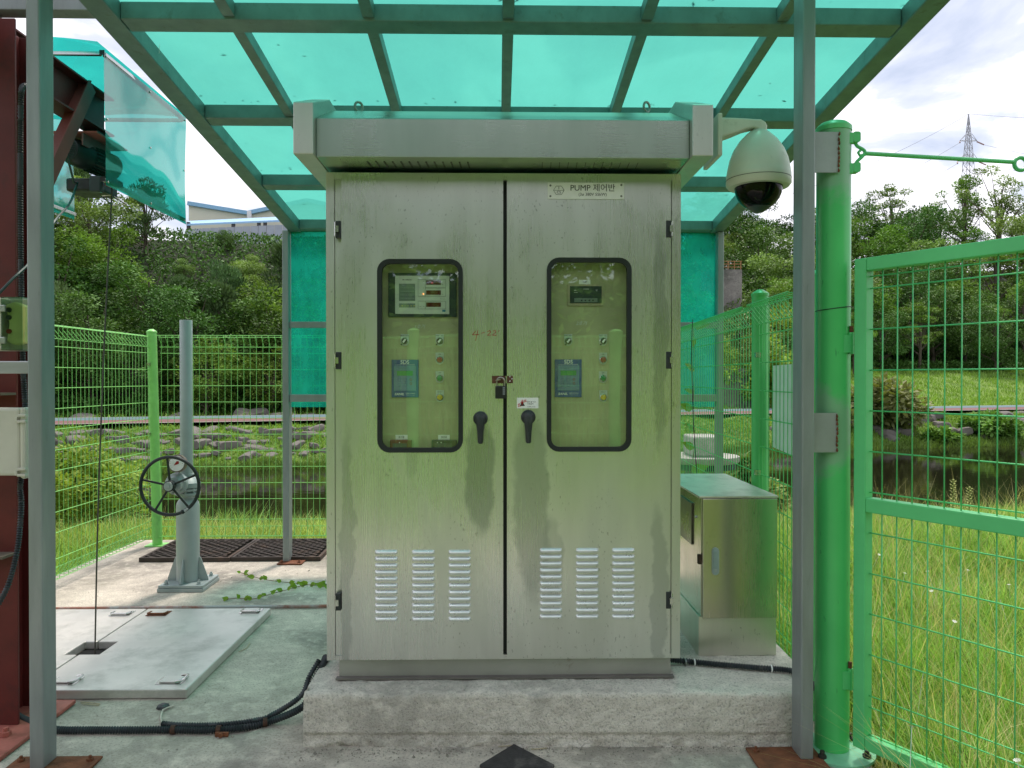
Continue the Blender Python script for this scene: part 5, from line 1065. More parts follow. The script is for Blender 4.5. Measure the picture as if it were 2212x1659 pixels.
def make_tree(kind, seed, lsz=.30, m=LEAF_A, per=120):
    rng = np.random.default_rng(seed); blobs = []; limbs = []
    if kind == 'round':
        blobs.append((0, 0, .58, .30))
        for i in range(26):
            a = rng.uniform(0, 6.28); h = rng.uniform(.22, .98); rr = .36*math.sin(math.pi*min(.96, max(.10, (h-.12)/.92)))**.6*rng.uniform(.7, 1.12); r = rng.uniform(.085, .17); blobs.append((rr*math.cos(a), rr*math.sin(a), h, r)); limbs.append((rr*.8*math.cos(a), rr*.8*math.sin(a), h-.04))
    elif kind == 'airy':
        for i in range(20):
            a = rng.uniform(0, 6.28); h = rng.uniform(.42, 1.0); rr = rng.uniform(.03, .40)*math.sin(math.pi*min(.98, (h-.28)/.80))**.5; r = rng.uniform(.055, .115); blobs.append((rr*math.cos(a), rr*math.sin(a), h, r)); limbs.append((rr*math.cos(a), rr*math.sin(a), h))
    elif kind == 'pine':
        for i in range(30):
            h = rng.uniform(.15, .97); a = rng.uniform(0, 6.28); rr = .36*(1.02-h)**.8*rng.uniform(.6, 1.1); r = rng.uniform(.06, .12); blobs.append((rr*math.cos(a), rr*math.sin(a), h, r)); limbs.append((rr*math.cos(a), rr*math.sin(a), h-.02))
    c, t, d = crown_pts(rng, blobs, per*(60 if kind != 'airy' else 90), .72 if kind != 'airy' else .5)
    # keep the crown hollow towards its base so gaps show
    keep = rng.uniform(size=len(c)) < .9; c, t, d = c[keep], t[keep], d[keep]
    ls = lsz*rng.uniform(.6, 1.3, len(c)); 
    if kind == 'pine': d = d*.5+np.array([0, 0, .8]); V = leaves(c, d, ls*1.3, ls*.42, rng, 0)
    else: V = leaves(c, d, ls, ls*.62, rng)
    mb = MB(); mb.lathe((0, 0, -.08), (.03, .02, 1), [(.030, 0), (.020, .2), (.014, .55), (.006, .9)], 8)
    for lx, ly, lz in limbs: z0_ = max(.08, lz*.55); mb.cyl((0, 0, z0_), (lx, ly, lz), .0085, .002, 5)
    return V, t, mb, m
TREES = {}
def proto(key, kind, seed, lsz, m, per):
    V, t, mb, m = make_tree(kind, seed, lsz, m, per); me = np_mesh('crown', V, None, 4, m, t); tr = mb.build('trunk', BARK, None, smooth=True)
    TREES[key] = (me.data, tr.data); bpy.data.objects.remove(me); bpy.data.objects.remove(tr)
for i in range(3): proto(('round', i), 'round', 20+i, .027, (LEAF_A, LEAF_B, LEAF_G)[i], 470)
proto(('lime', 0), 'round', 31, .026, LEAF_C, 470)
for i in range(2): proto(('pine', i), 'pine', 40+i, .028, LEAF_P, 480)
for i in range(2): proto(('airy', i), 'airy', 50+i, .021, (LEAF_A, LEAF_G)[i], 520)
def plant(key, x, y, h, wdt, name, lab, cat, group, z=None):
    z = float(terr(x, y)) if z is None else z; r = bpy.data.objects.new(name, None); r.empty_display_size = .2; COL.objects.link(r); r.location = (x, y, z-.1); r.rotation_euler = (0, 0, random.uniform(0, 6.28)); r.scale = (h*wdt, h*wdt, h); tag(r, lab, cat, group)
    for nm, me in zip(('crown', 'trunk'), TREES[key]): o = bpy.data.objects.new(nm, me); COL.objects.link(o); o.parent = r
    return r
# left hillside
def hill_left():
    n = 0
    for row, (dy_, hh) in enumerate(((13.2, 4.6), (15.6, 5.4), (19.0, 5.6), (23, 5.6), (27.5, 5.6), (32.5, 5.6), (38, 5.4))):
        xs_ = np.arange(-42, 4 if row < 7 else 2, 3.3+row*.25)
        for x in xs_:
            x = x+random.uniform(-1, 1); y = yfar(x)+dy_+random.uniform(-1.2, 1.2); pxq = 1106+1661*(x/y)
            h = hh*random.uniform(.78, 1.2)
            if row < 2: key = ('round', random.choice((1, 1, 0))); 
            else:
                right = x > -14
                key = random.choice([('pine', 0), ('pine', 1), ('round', 1), ('round', 2), ('round', 0)]) if not right else random.choice([('round', 0), ('lime', 0), ('round', 2), ('pine', 1), ('round', 1)])
            if row == 4 and x > -25: h *= .6
            if row >= 5: 
                if -25 < x: h *= .30 if row > 5 else .34
                else: h *= 1.0
            nm = 'pine_tree' if key[0] == 'pine' else 'broadleaf_tree'
            lab, g = {'pine': ('dark grey green pine with upright shoots on the slope left of the cabinet', 'pines on the left slope'), 'lime': ('bright lime green bushy tree on the upper slope under the warehouse', 'lime trees under the warehouse'), 'round': ('dense green leafy tree crowding the slope left of the cabinet', 'leafy trees on the left slope')}[key[0]]
            plant(key, x, y, h, random.uniform(1.0, 1.3), nm, lab, 'tree', g); n += 1
    return n
hill_left()
def hill_mid():
    for row, dy_ in enumerate((14, 18, 23, 29, 36)):
        for x in np.arange(4.5, 21, 3.8+row*.2):
            x += random.uniform(-1, 1); y = yfar(x)+dy_+random.uniform(-1.5, 1.5); key = random.choice([('round', 0), ('round', 1), ('lime', 0), ('round', 2)]); h = random.uniform(4.2, 5.8)+row*.75
            plant(key, x, y, h, random.uniform(.95, 1.2), 'broadleaf_tree', 'leafy tree on the slope seen between the canopy and the green gate post', 'tree', 'leafy trees behind the right fence')
hill_mid()
def hill_right():
    for row, (dy_, hh) in enumerate(((27, 6.5), (32, 8), (38, 9), (45, 9.5), (53, 10), (62, 10))):
        for x in np.arange(19+row*1.2, 66, 5.0+row*.2):
            x += random.uniform(-1.4, 1.4); y = yfar(x)+dy_+random.uniform(-2, 2); key = random.choice([('round', 0), ('round', 1), ('round', 1), ('round', 2), ('airy', 0)]); h = hh*random.uniform(.8, 1.15)
            plant(key, x, y, h, random.uniform(.9, 1.2), 'broadleaf_tree', 'dark leafy tree on the wooded hill beyond the right hand meadow', 'tree', 'trees on the wooded hill at the right')
hill_right()
# skyline trees told apart
for px_, ptop, Y, key, wd_, lab in ((1925, 405, 112, ('airy', 0), 1.0, 'tall full crowned tree on the skyline just right of the green gate post'), (2010, 440, 112, ('airy', 1), .9, 'shorter pale crowned skyline tree between the two taller ones'), (2082, 388, 112, ('airy', 0), 1.05, 'tall dark skyline tree standing in front of the pylon foot'), (2158, 372, 105, ('airy', 1), .95, 'thin see-through skyline tree right of the pylon'), (1880, 452, 110, ('airy', 1), .9, 'low skyline tree closest to the green gate post'), (2230, 455, 108, ('round', 1), 1.1, 'dark round tree at the right end of the skyline')):
    p_ = P(px_, ptop, Y); b_ = P(px_, 590, Y); plant(key, p_.x, Y, (p_.z-b_.z)/.98, wd_*.9, 'skyline_tree', lab, 'tree', None, z=b_.z)
# extra trees on the near side, mirrored in steel and glass
for i in range(24):
    x = -30+i*2.6+random.uniform(-1, 1); plant(('round', i % 3), x, -22.5-random.uniform(0, 8), random.uniform(6, 8), 1.2, 'broadleaf_tree', 'dark leafy tree behind the photographer, mirrored in the cabinet windows', 'tree', 'trees mirrored in the cabinet')
# near bushes
def bush(lab, loc, R_, H_, m, lsz, n, seed, stemn=7):
    rng = np.random.default_rng(seed); t = thing('leafy_bush', lab, 'bush', loc); L0 = np.array(loc); bl = []
    for i in range(24): a = rng.uniform(0, 6.28); r = R_*rng.uniform(0, .85); h = H_*rng.uniform(.2, .9)*(1-.4*r/R_); bl.append((r*math.cos(a), r*math.sin(a), h, rng.uniform(.16, .3)*R_))
    c, tt, d = crown_pts(rng, bl, n/(24*.055*R_*R_), .9); V = leaves(c, d, lsz*rng.uniform(.6, 1.2, len(c)), lsz*.55*rng.uniform(.7, 1.1, len(c)), rng)
    np_mesh('foliage', V, None, 4, m, tt, parent=t); mb = MB()
    for b_ in bl[::3]: mb.cyl(Vector(loc)+Vector((b_[0]*.2, b_[1]*.2, -.1)), Vector(loc)+Vector((b_[0], b_[1], b_[2])), .014, .004, 5)
    mb.build('stem', BARK, t)
LEAF_Y = leafmat('leaf_yellow_green', (.22, .30, .045), .3, .35)
def at(px_, Y): p_ = P(px_, 816, Y); return (p_.x, Y, float(terr(p_.x, Y)))
bush('yellow green leafy bush behind the left fence near the corner post', at(150, 9.6), 1.0, 1.25, LEAF_C, .085, 5200, 61); bush('small yellow topped bush beside the left canopy post', at(95, 8.8), .6, .95, LEAF_Y, .08, 2600, 62)
bush('dark leafy bush low behind the left fence', at(200, 10.6), .8, .8, LEAF_A, .08, 3200, 63)
bush('reed like bush with long pale leaves on the river edge behind the right fence', at(1605, 20), 1.5, 2.1, LEAF_G, .26, 4200, 64)
bush('brown green reed clump on the far river bank right of the gate post', at(1905, 38.5), 3.0, 2.4, leafmat('reed_leaf', (.17, .20, .07), .3, .2), .42, 4200, 65)
bush('round green bush on the far bank at the right edge', at(2140, 38.9), 1.5, 1.2, LEAF_A, .3, 3000, 66); bush('lime bush under the rusty railing on the right slope', at(1660, 46), 2.6, 4.4, LEAF_C, .34, 3600, 67)
bush('green bush beside the boulders on the far right bank', at(2040, 37.2), .9, .8, LEAF_A, .3, 2000, 68)
# grass blades
def gmat(name, c, trans=.3): return leafmat(name, c, .58, trans)
GB = gmat('grass_blade', (.24, .40, .075)); GS = leafmat('dry_grass', (.55, .50, .25), .3, .3)
def blades(x, y, h, wd_, bend, rng, nseg=3, z=None):
    n = len(x); z = terr(x, y)-.03 if z is None else z; a = rng.uniform(0, 2*np.pi, n); bd = np.stack([np.cos(a), np.sin(a), np.zeros(n)], 1); b_ = rng.uniform(0, 2*np.pi, n); s = np.stack([np.cos(b_), np.sin(b_), np.zeros(n)], 1)
    base = np.stack([x, y, z], 1); out_ = []
    def pt(t): return base+np.array([0, 0, 1])*(h*(t-.25*bend*t*t)).reshape(-1, 1)+bd*(h*bend*t*t).reshape(-1, 1)
    ts = np.linspace(0, 1, nseg+1); ws = [1, .85, .55, .04] if nseg == 3 else [1, .7, .04]
    quads = []
    for k in range(nseg):
        p0, p1 = pt(ts[k]), pt(ts[k+1]); w0, w1 = (wd_*ws[k]).reshape(-1, 1), (wd_*ws[k+1]).reshape(-1, 1); quads.append(np.stack([p0-s*w0, p0+s*w0, p1+s*w1, p1-s*w1], 1))
    return np.stack(quads, 1).reshape(-1, 3), nseg
def field(name, lab, cat, sampler, n, h, wd_, m, seed, bend=.6, nseg=3, zf=None):
    rng = np.random.default_rng(seed); x, y = sampler(rng, n); hh = h*rng.uniform(.5, 1.25, len(x)); cl = .5+.5*np.sin(x*2.1+1.3*np.sin(y*1.7))*np.sin(y*2.4+x); hh *= .75+.5*cl
    V, ns = blades(x, y, hh, wd_*rng.uniform(.6, 1.3, len(x)), rng.uniform(.1, bend, len(x)), rng, nseg); t = np.clip(.5+rng.normal(0, .22, len(x))+.18*(cl-.5), 0, 1)
    o = np_mesh(name, V, None, 4, m, np.repeat(t, ns)); return tag(o, lab, cat, None, 'stuff')
def wedge(a0, a1, y0, y1, near=1.8):
    def f(rng, n):
        u = rng.uniform(size=n); y = y0*(y1/y0)**(u**(1/near)) if near else y0+(y1-y0)*u
        y = y0+(y1-y0)*u**1.0 if near == 1 else y; k = rng.uniform(a0, a1, n); x = k*y; ok = (x > 1.62) | (y > 7.25); return x[ok], y[ok]
    return f
def rect(x0_, x1_, y0_, y1_, excl=True):
    def f(rng, n):
        x = rng.uniform(x0_, x1_, n); y = rng.uniform(y0_, y1_, n)
        if excl: ok = ~((x > -3.4) & (x < 1.62) & (y > -.6) & (y < 7.2)); x, y = x[ok], y[ok]
        return x, y
    return f
field('tall_grass', 'tall bright green meadow grass outside the open gate leaf', 'grass', wedge(.36, 1.0, 1.3, 14, .9), 150000, .34, .0030, GB, 71, .8)
field('broad_grass', 'broader leafy weeds growing through the tall grass outside the gate', 'grass', wedge(.36, 1.0, 1.5, 13, .9), 46000, .27, .011, leafmat('weed_leaf', (.17, .29, .075), .5, .3), 72, 1.0)
field('dry_grass', 'straw coloured seed stalks standing in the tall grass outside the gate', 'grass', wedge(.36, 1.0, 1.3, 13, .9), 9000, .56, .0020, GS, 73, .7)
field('back_grass', 'pale green grass strip between the back fence and the river', 'grass', rect(-9, 9, 7.2, 11.5), 62000, .24, .0042, gmat('back_blade', (.26, .39, .09)), 74, .9)
field('shore_grass', 'long grey green grass at the near river edge', 'grass', rect(-14, 16, 10.5, 15.5), 30000, .42, .007, gmat('shore_blade', (.20, .32, .09)), 75, .8)
field('left_grass', 'green grass outside the left fence', 'grass', rect(-8, -3.3, 2.5, 8.5), 34000, .20, .0042, GB, 76, .8)
field('dry_back_grass', 'straw coloured stalks among the grass behind the fences', 'grass', rect(-8, 8, 7.2, 10.5), 5000, .30, .0024, GS, 77, .6)
field('bank_grass', 'bright green grass bank behind the photographer', 'grass', rect(-14, 14, -13, -.7), 34000, .32, .012, leafmat('bank_blade', (.215, .27, .12), .35, .3), 78, .8, 2)
def farbank(o0, o1, x0_=-32, x1_=46):
    def f(rng, n): x = rng.uniform(x0_, x1_, n); c = np.clip(x, -30, 40); return x, 30.6+.28*c+rng.uniform(o0, o1, n)
    return f
field('far_bank_grass', 'leafy grass growing between the boulders of the far bank', 'grass', farbank(-.3, 3.8), 70000, .19, .026, leafmat('bank_weed', (.19, .30, .045), .4, .3), 79, 1.0, 2)
field('far_edge_grass', 'dark fringe of reeds along the far waterline', 'grass', farbank(-.9, .5), 22000, .45, .022, leafmat('edge_weed', (.10, .18, .035), .4, .25), 80, .8, 2)
field('verge_grass', 'green verge and meadow beyond the cycle path', 'grass', farbank(10.4, 30, -36, 60), 60000, .34, .035, leafmat('verge_weed', (.20, .32, .05), .35, .3), 81, .9, 2)
# hillside undergrowth
def under(rng, n): x = rng.uniform(-46, 60, n); c = np.clip(x, -30, 40); return x, 30.6+.28*c+np.where(x < 17, 12.5, 28)+rng.uniform(0, 1, n)**1.3*34
rng = np.random.default_rng(90); x, y = under(rng, 120000); z = terr(x, y)+rng.uniform(0, .9, len(x)); V = leaves(np.stack([x, y, z], 1), rng.normal(size=(len(x), 3))+np.array([0, 0, .5]), .30*rng.uniform(.5, 1.3, len(x)), .19*rng.uniform(.5, 1.3, len(x)), rng)
tag(np_mesh('undergrowth', V, None, 4, LEAF_B, np.clip(rng.normal(.45, .2, len(x)), 0, 1)), 'tangled dark undergrowth covering the wooded slopes', 'undergrowth', None, 'stuff')
rng = np.random.default_rng(91); n_ = 26000; x = rng.uniform(-30, 34, n_); y = -17.5-rng.uniform(0, 4, n_); z = terr(x, y)+rng.uniform(0, 1, n_)*(4.6+.9*np.sin(x*.9)+.5*np.sin(x*2.3)); V = leaves(np.stack([x, y, z], 1), rng.normal(size=(n_, 3)), .42*rng.uniform(.5, 1.3, n_), .28*rng.uniform(.5, 1.3, n_), rng)
tag(np_mesh('thicket', V, None, 4, LEAF_A, np.clip(rng.normal(.45, .2, n_), 0, 1)), 'dark green thicket added behind the photographer to fill mirrored sky gaps in the windows', 'thicket', None, 'stuff')  # unseen leaves added to hide sky gaps in the window reflections
# dock plants by the river on the right
for i, (px_, py_, Y) in enumerate(((2059, 1035, 7.0), (2094, 1052, 6.8))):
    b_ = P(px_, 1120, Y); top = P(px_, py_, Y); t = thing('dock_plant', ('taller' if i == 0 else 'shorter')+' dock plant with a seed spike above the tall grass by the river', 'plant', (b_.x, Y, b_.z-.4)); MB().cyl((b_.x, Y, b_.z-.4), top, .006, .003, 6).build('stem', plain('dock_stem', (.2, .25, .06), .7), t); mb = MB()
    for k in range(60): z = b_.z+(top.z-b_.z)*(.25+.75*k/60); a_ = k*2.4; c_ = Vector((b_.x+(top.x-b_.x)*(z-b_.z)/(top.z-b_.z)+.014*math.cos(a_), Y+.014*math.sin(a_), z)); leaf(mb, c_, (math.cos(a_), math.sin(a_), .4), (0, 0, 1), .022, .018)
    mb.build('seed_spike', plain('dock_seed', (.34, .40, .12), .8), t)
# white daisies in the grass
rng = np.random.default_rng(95); DM = plain('petal_white', (.75, .75, .70), .7)
dm = None
for i in range(15):
    k = rng.uniform(.50, .72); Y = rng.uniform(2.3, 5.5); x = k*Y; z = float(terr(x, Y))+rng.uniform(.30, .46)
    if dm is None:
        mb = MB(); mb.wire((0, 0, -.3), (0, 0, 0), .0012); 
        for q in range(9): a_ = q*.698; mb.add([(0, 0, 0), (.009*math.cos(a_-.25), .009*math.sin(a_-.25), .002), (.013*math.cos(a_), .013*math.sin(a_), .002), (.009*math.cos(a_+.25), .009*math.sin(a_+.25), .002)], [(0, 1, 2, 3)])
        o = mb.build('daisy', DM); dm = o.data
    else: o = bpy.data.objects.new('daisy', dm); COL.objects.link(o)
    o.location = (x, Y, z); o.rotation_euler = (rng.uniform(-.4, .6), rng.uniform(-.4, .4), rng.uniform(0, 6)); tag(o, 'small white daisy in the tall grass outside the gate', 'flower', 'white daisies in the tall grass')
# ================================================================= boulders of the far bank
RK = []
ROCKM = plain('bank_boulder', (.15, .14, .125), .9, 0, .3, 2.5, .4, (.14, .13, .12), 1.5, .5, .7)
for s in range(5):
    bm = bmesh.new(); bmesh.ops.create_icosphere(bm, subdivisions=3, radius=.5); r_ = random.Random(s); ph = [r_.uniform(0, 6) for _ in range(6)]
    for v in bm.verts:
        c = v.co; k = 1+.16*math.sin(4*c.x+ph[0])*math.cos(3.5*c.y+ph[1])+.10*math.sin(8*c.z+ph[2]+3*c.x); c *= k
        for ax_ in range(3): c[ax_] = max(-.36, min(.36, c[ax_]))*(1.2, .8, .66)[ax_]
    me = bpy.data.meshes.new('boulder'); bm.to_mesh(me); bm.free(); me.materials.append(ROCKM); me.polygons.foreach_set('use_smooth', [True]*len(me.polygons)); me.set_sharp_from_angle(angle=rad(28)); RK.append(me)
def boulder(x, o_, s_, lab='grey boulder half buried in grass on the far river bank', g='boulders of the far bank'):
    y = yfar(x)+o_; o = bpy.data.objects.new('boulder', random.choice(RK)); COL.objects.link(o); o.location = (x, y, float(terr(x, y))-.04*s_); o.scale = (s_*random.uniform(.8, 1.5), s_, s_*random.uniform(.6, 1)); o.rotation_euler = (random.uniform(-.3, .3), random.uniform(-.3, .3), random.uniform(0, 6.28)); tag(o, lab, 'boulder', g)
for row in range(4):
    for k in range(46): boulder(-21.5+k*.50+random.uniform(-.12, .12)+row*.2, 1.35+row*.62+random.uniform(-.12, .12)+.15*math.sin(k*.7), random.uniform(.32, .88))
for i in range(60):
    row = i % 3; boulder(13+random.uniform(0, 18), 1.6+row*.9+random.uniform(-.3, .3), random.uniform(.7, 1.3), 'grey boulder on the far bank seen through the mesh of the open gate', 'boulders of the far bank behind the gate')
for i in range(26): boulder(-22+random.uniform(0, 24), 11.2+random.uniform(-.4, .6), random.uniform(.8, 1.5), 'pale rock at the foot of the dark wooded slope beyond the cycle path', 'rocks at the foot of the slope')
# retaining wall and rusty railing on the right slope
a_ = P(1556, 850, 47); b_ = P(1640, 850, 47); zt_ = P(1600, 795, 47).z
WMAT = concrete('stained_wall', (.30, .28, .26), (.22, .20, .19), (.10, .10, .09), None, .3, .15)
t = MB().box(a_.x-4, b_.x, 47, 47.4, -1, zt_).build('retaining_wall', WMAT, loc=(a_.x, 47, -.3)); tag(t, 'dark stained concrete retaining wall behind the right fence', 'wall')
a_, b_ = P(1556, 604, 60), P(1603, 582, 60); MBt = MB().box(a_.x-1, b_.x, 60, 62, 2, b_.z).build('concrete_block', WMAT, loc=(a_.x, 61, 4)); tag(MBt, 'weathered concrete block on the right slope carrying a rusty railing', 'block')
rl = thing('railing', 'rusty orange pipe railing on top of the concrete block on the slope', 'railing', (a_.x, 61, b_.z)); RO = plain('orange_rust', (.32, .16, .07), .8)
c0, c1_ = P(1560, 564, 60), P(1601, 564, 60)
for k in range(4): x = c0.x+(c1_.x-c0.x)*k/3; MB().cyl((x, 60.1, b_.z), (x, 60.1, c0.z), .035, n=6).build('railing_post', RO, rl)
for f_ in (1, .66, .3): z = b_.z+(c0.z-b_.z)*f_; MB().cyl((c0.x-.1, 60.1, z), (c1_.x+.1, 60.1, z), .03, n=6).build('railing_bar', RO, rl)
# warehouse on the hill top
WY = 92.; CW = plain('cream_cladding', (.62, .62, .50), .7, 0, .05, .5); BT = plain('blue_trim', (.22, .42, .58), .5)
WH = thing('warehouse', 'long cream clad warehouse with blue roof trim on the hill top at the left', 'warehouse', (-35, WY, 17)); W_ = lambda x, y: P(403+x*.20841*1.0, 403.2+y*.20841, WY)   # crop (620,700) at 2.765x
def wq(x, y): return P((620+x*.3618)*.57604, (700+y*.3618)*.57604, WY)
pts = [wq(242, 520), wq(242, 190), wq(860, 290), wq(1480, 160), wq(2100, 290), wq(2100, 520)]
MB().prism([(p_.x, p_.z) for p_ in pts], XZ(WY+30), XZ(WY)).build('wall', CW, WH, fix=True)
for a_, b_ in ((1, 2), (2, 3), (3, 4)): MB().beam(pts[a_]+Vector((0, -.2, .15)), pts[b_]+Vector((0, -.2, .15)), .5, .45).build('roof_trim', BT, WH)
pa, pb = wq(860, 283), wq(905, 335); MB().box(pa.x, pb.x, WY-.5, WY-.01, pb.z, pa.z+.3).build('downpipe_box', plain('white_cladding', (.7, .7, .7), .6), WH)
LT = thing('lean_to', 'low lean-to shelter with light blue corrugated roof before the warehouse', 'shelter', (-33, WY-8, 16)); Y2 = WY-6
def w2(x, y, Y): return P((620+x*.3618)*.57604, (700+y*.3618)*.57604, Y)
a_, b_, c_, d_ = w2(225, 385, Y2-3), w2(1250, 342, Y2-3), w2(1250, 308, Y2+3), w2(240, 355, Y2+3)
mb = MB(); mb.add([a_, b_, c_, d_, a_-Vector((0, 0, .2)), b_-Vector((0, 0, .2)), c_-Vector((0, 0, .2)), d_-Vector((0, 0, .2))], [(0, 1, 2, 3), (4, 7, 6, 5), (0, 4, 5, 1), (1, 5, 6, 2), (2, 6, 7, 3), (3, 7, 4, 0)]); mb.build('roof', plain('sky_blue_roof', (.30, .52, .75), .5), LT)
for x in (235, 700, 965, 1030): p_ = w2(x, 380, Y2-2.9); MB().box(p_.x-.16, p_.x+.16, Y2-2.9, Y2-2.6, p_.z-4, p_.z+.15).build('support_post', plain('dark_post', (.06, .06, .06), .7), LT)
HFM = plain('grey_hoarding', (.36, .40, .46), .6, .1, .1, 1.2, 0, (.30, .22, .14), 1, .66, .8)
HF = thing('hoarding', 'grey panel hoarding along the top of the slope under the warehouse', 'hoarding', (-30, 80, 14)); p0, p1 = w2(215, 450, 80), w2(1300, 400, 80)
for k in range(13):
    a_ = p0.lerp(p1, k/13); b_ = p0.lerp(p1, (k+1)/13); MB().box(a_.x, b_.x-.05, 80, 80.08, a_.z-4.5, (a_.z+b_.z)/2+.1).build('panel', HFM, HF)
# transmission tower
PY_ = 260.; PYL = thing('pylon', 'tall grey lattice transmission tower on the skyline at the right', 'pylon', tuple(P(2092, 560, PY_))); PM = plain('galvanised_lattice', (.38, .39, .41), .6, .4); r_ = .12
cx0 = P(2092, 300, PY_).x; zq = lambda py_: P(2092, py_, PY_).z; K = PY_/1661*1661/1661
px2m = PY_/1661.
lev = [(246, .6), (304, 9), (352, 15), (398, 20), (460, 28), (560, 40)]
cor = lambda py_, w_: [Vector((cx0+sx*w_*px2m/2*1.0, PY_+sy*w_*px2m/2, zq(py_))) for sx, sy in ((-1,-1),(1,-1),(1,1),(-1,1))]
allv = []
for (ya, wa), (yb2, wb2) in zip(lev[:-1], lev[1:]):
    m = max(2, int((yb2-ya)/14)); 
    for k in range(m): allv.append((ya+(yb2-ya)*k/m, wa+(wb2-wa)*k/m))
allv.append(lev[-1]); mb = MB()
for (ya, wa), (yb2, wb2) in zip(allv[:-1], allv[1:]):
    A_, B_ = cor(ya, wa), cor(yb2, wb2)
    for i in range(4):
        j = (i+1) % 4; mb.wire(A_[i], B_[i], r_); mb.wire(A_[i], B_[j], r_*.55); mb.wire(A_[j], B_[i], r_*.55); mb.wire(B_[i], B_[j], r_*.55)
mb.build('lattice_mast', PM, PYL)
for yc, hw_ in ((304, 19), (348, 24)):
    mb = MB(); w0 = 9 if yc == 304 else 14
    for s_ in (-1, 1):
        tip = Vector((cx0+s_*hw_*px2m, PY_, zq(yc)))
        for sy in (-1, 1):
            for yy in (yc, yc-14): base_ = Vector((cx0+s_*w0*px2m/2, PY_+sy*w0*px2m/2, zq(yy))); mb.wire(base_, tip, r_*.8)
    mb.build('crossarm', PM, PYL)
INS = plain('brown_insulator', (.20, .10, .08), .5)
ends = []
for yc, hw_ in ((306, 19), (350, 24)):
    for s_ in (-1, 1):
        tip = Vector((cx0+s_*hw_*px2m, PY_, zq(yc))); e_ = tip+Vector((s_*3.6, -6 if s_ < 0 else 2, -2.2 if s_ < 0 else -.4)); MB().cyl(tip, e_, .22, n=6).build('insulator', INS, PYL); ends.append((tip, e_, s_))
WM = plain('power_line', (.20, .21, .24), .6)
def line3(a, b, sag, lab, g='power lines crossing the sky'):
    pts = [a.lerp(b, t/30)-Vector((0, 0, sag*4*(t/30)*(1-t/30))) for t in range(31)]; mb = MB(); mb.tube(pts, .055, 4); o = mb.build('power_line', WM, loc=a); tag(o, lab, 'power line', g)
far_l = [P(1130, y_, 150) for y_ in (560, 520, 620, 590)]
for i, (tip, e_, s_) in enumerate(ends):
    if s_ > 0: line3(e_, e_+Vector((170, 40, 4+2*i)), 7, 'power line sagging from the pylon towards the right edge', 'power lines right of the pylon')
    else: line3(e_, P(1380, 560+20*i, 190), 5, 'power line sagging from the pylon down to the left behind the canopy', 'power lines left of the pylon')
tp = Vector((cx0, PY_, zq(246))); line3(tp, P(1380, 500, 190), 5, 'topmost power line running left from the pylon peak'); line3(tp, tp+Vector((170, 40, 22)), 5, 'topmost power line running right from the pylon peak')
# loose grit on the deck
rng = np.random.default_rng(101); N_ = 1500; u = rng.uniform(size=N_)
x = np.where(u < .45, rng.uniform(-.85, 1.2, N_), rng.uniform(-3.0, 1.2, N_)); y = np.where(u < .45, 3.10-rng.exponential(.03, N_), rng.uniform(2.3, 7.0, N_)); ok = ~((x > -.85) & (y > 3.12) & (y < 4.6)) & ~((x > -3) & (x < -1.4) & (y > 3.58) & (y < 4.9)) & ~((x < -1.4) & (y > 6.2))
x, y = x[ok], y[ok]; s_ = rng.uniform(.0012, .0045, len(x))*np.where(rng.uniform(size=len(x)) < .06, 2, 1); oct_ = np.array([[1, 0, 0], [0, 1, 0], [-1, 0, 0], [0, -1, 0], [0, 0, 1]]); V = []
for a_, b_ in ((0, 1), (1, 2), (2, 3), (3, 0)): V.append(np.stack([np.stack([x, y, 0*x+.0015], 1)+oct_[k][None]*s_[:, None]*rng.uniform(.6, 1.3, (len(x), 1)) for k in (a_, b_, 4)], 1))
V = np.stack(V, 1).reshape(-1, 3)
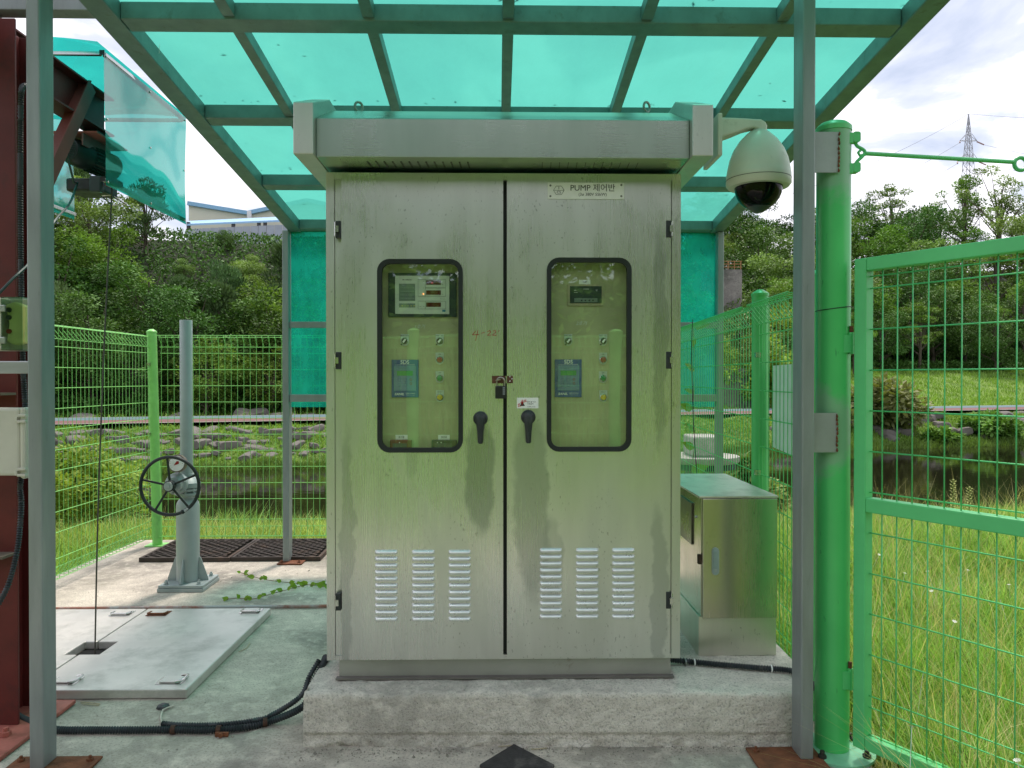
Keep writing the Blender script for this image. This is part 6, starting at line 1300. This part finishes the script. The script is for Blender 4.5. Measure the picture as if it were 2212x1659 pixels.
tag(np_mesh('deck_grit', V, None, 3, plain('grit', (.30, .28, .24), .9, 0, .6, 30)), 'fine grit and crumbs of concrete scattered on the deck', 'grit', None, 'stuff')

# litter on the roof sheets
rng = np.random.default_rng(111); N_ = 130; k_ = rng.integers(0, 4, N_); x = rng.uniform(XL, XR, N_); y = np.array(PY)[k_]-.01-rng.exponential(.035, N_); far_ = rng.uniform(size=N_) < .25; y = np.where(far_, rng.uniform(2.2, 6.2, N_), y)
z = 3.016-.1088*(y-3.34)+TP+.009; c = np.stack([x, y, z], 1); d = np.stack([np.cos(rng.uniform(0, 6.28, N_)), np.sin(rng.uniform(0, 6.28, N_)), np.full(N_, -.1)], 1); V = leaves(c, d, rng.uniform(.010, .035, N_), rng.uniform(.004, .016, N_), rng, 6)
tag(np_mesh('roof_litter', V, None, 4, plain('dead_leaf', (.06, .05, .02), .9), rng.uniform(0, 1, N_)), 'dead leaves and dirt crumbs lying on the teal roof sheets', 'leaf litter', None, 'stuff')
# stalks leaning over the gate post foot
field('verge_stalks', 'straw coloured stalks leaning over the foot of the green gate post', 'grass', rect(1.46, 1.64, 1.7, 3.4, False), 420, .42, .0022, GS, 112, 1.2, 3)
# dry twigs on the deck
TW = plain('dry_twig', (.42, .36, .24), .8)
for pts, lab in ((((465, 1278), (500, 1281), (576, 1290)), 'dry twig on the deck between the red base plate and the hatch cover'), (((470, 1288), (520, 1293), (570, 1298)), 'thinner dry twig just before the other twig by the hatch cover'), (((1375, 988), (1420, 968), (1438, 938)), 'curved dry stalk on the deck beside the right edge of the hatch cover')):
    q_ = [G(.375*a, 1036.9+.375*b, .006) for a, b in pts]; o = MB().tube(resample(q_, .02), .0025, 5).build('twig', TW, loc=q_[0]); tag(o, lab, 'twig')
for (a, b, lab) in ((1035, 1322, 'pale dry straw lying before the plinth left of the rubber pad'), (1215, 1338, 'short dry straw lying before the plinth right of the rubber pad')):
    p_ = G(691.2+.39063*a, 1094.5+.39063*b, .006); o = MB().tube([p_-Vector((.035, .004, 0)), p_, p_+Vector((.03, .006, 0))], .0022, 5).build('straw', TW, loc=p_); tag(o, lab, 'straw')
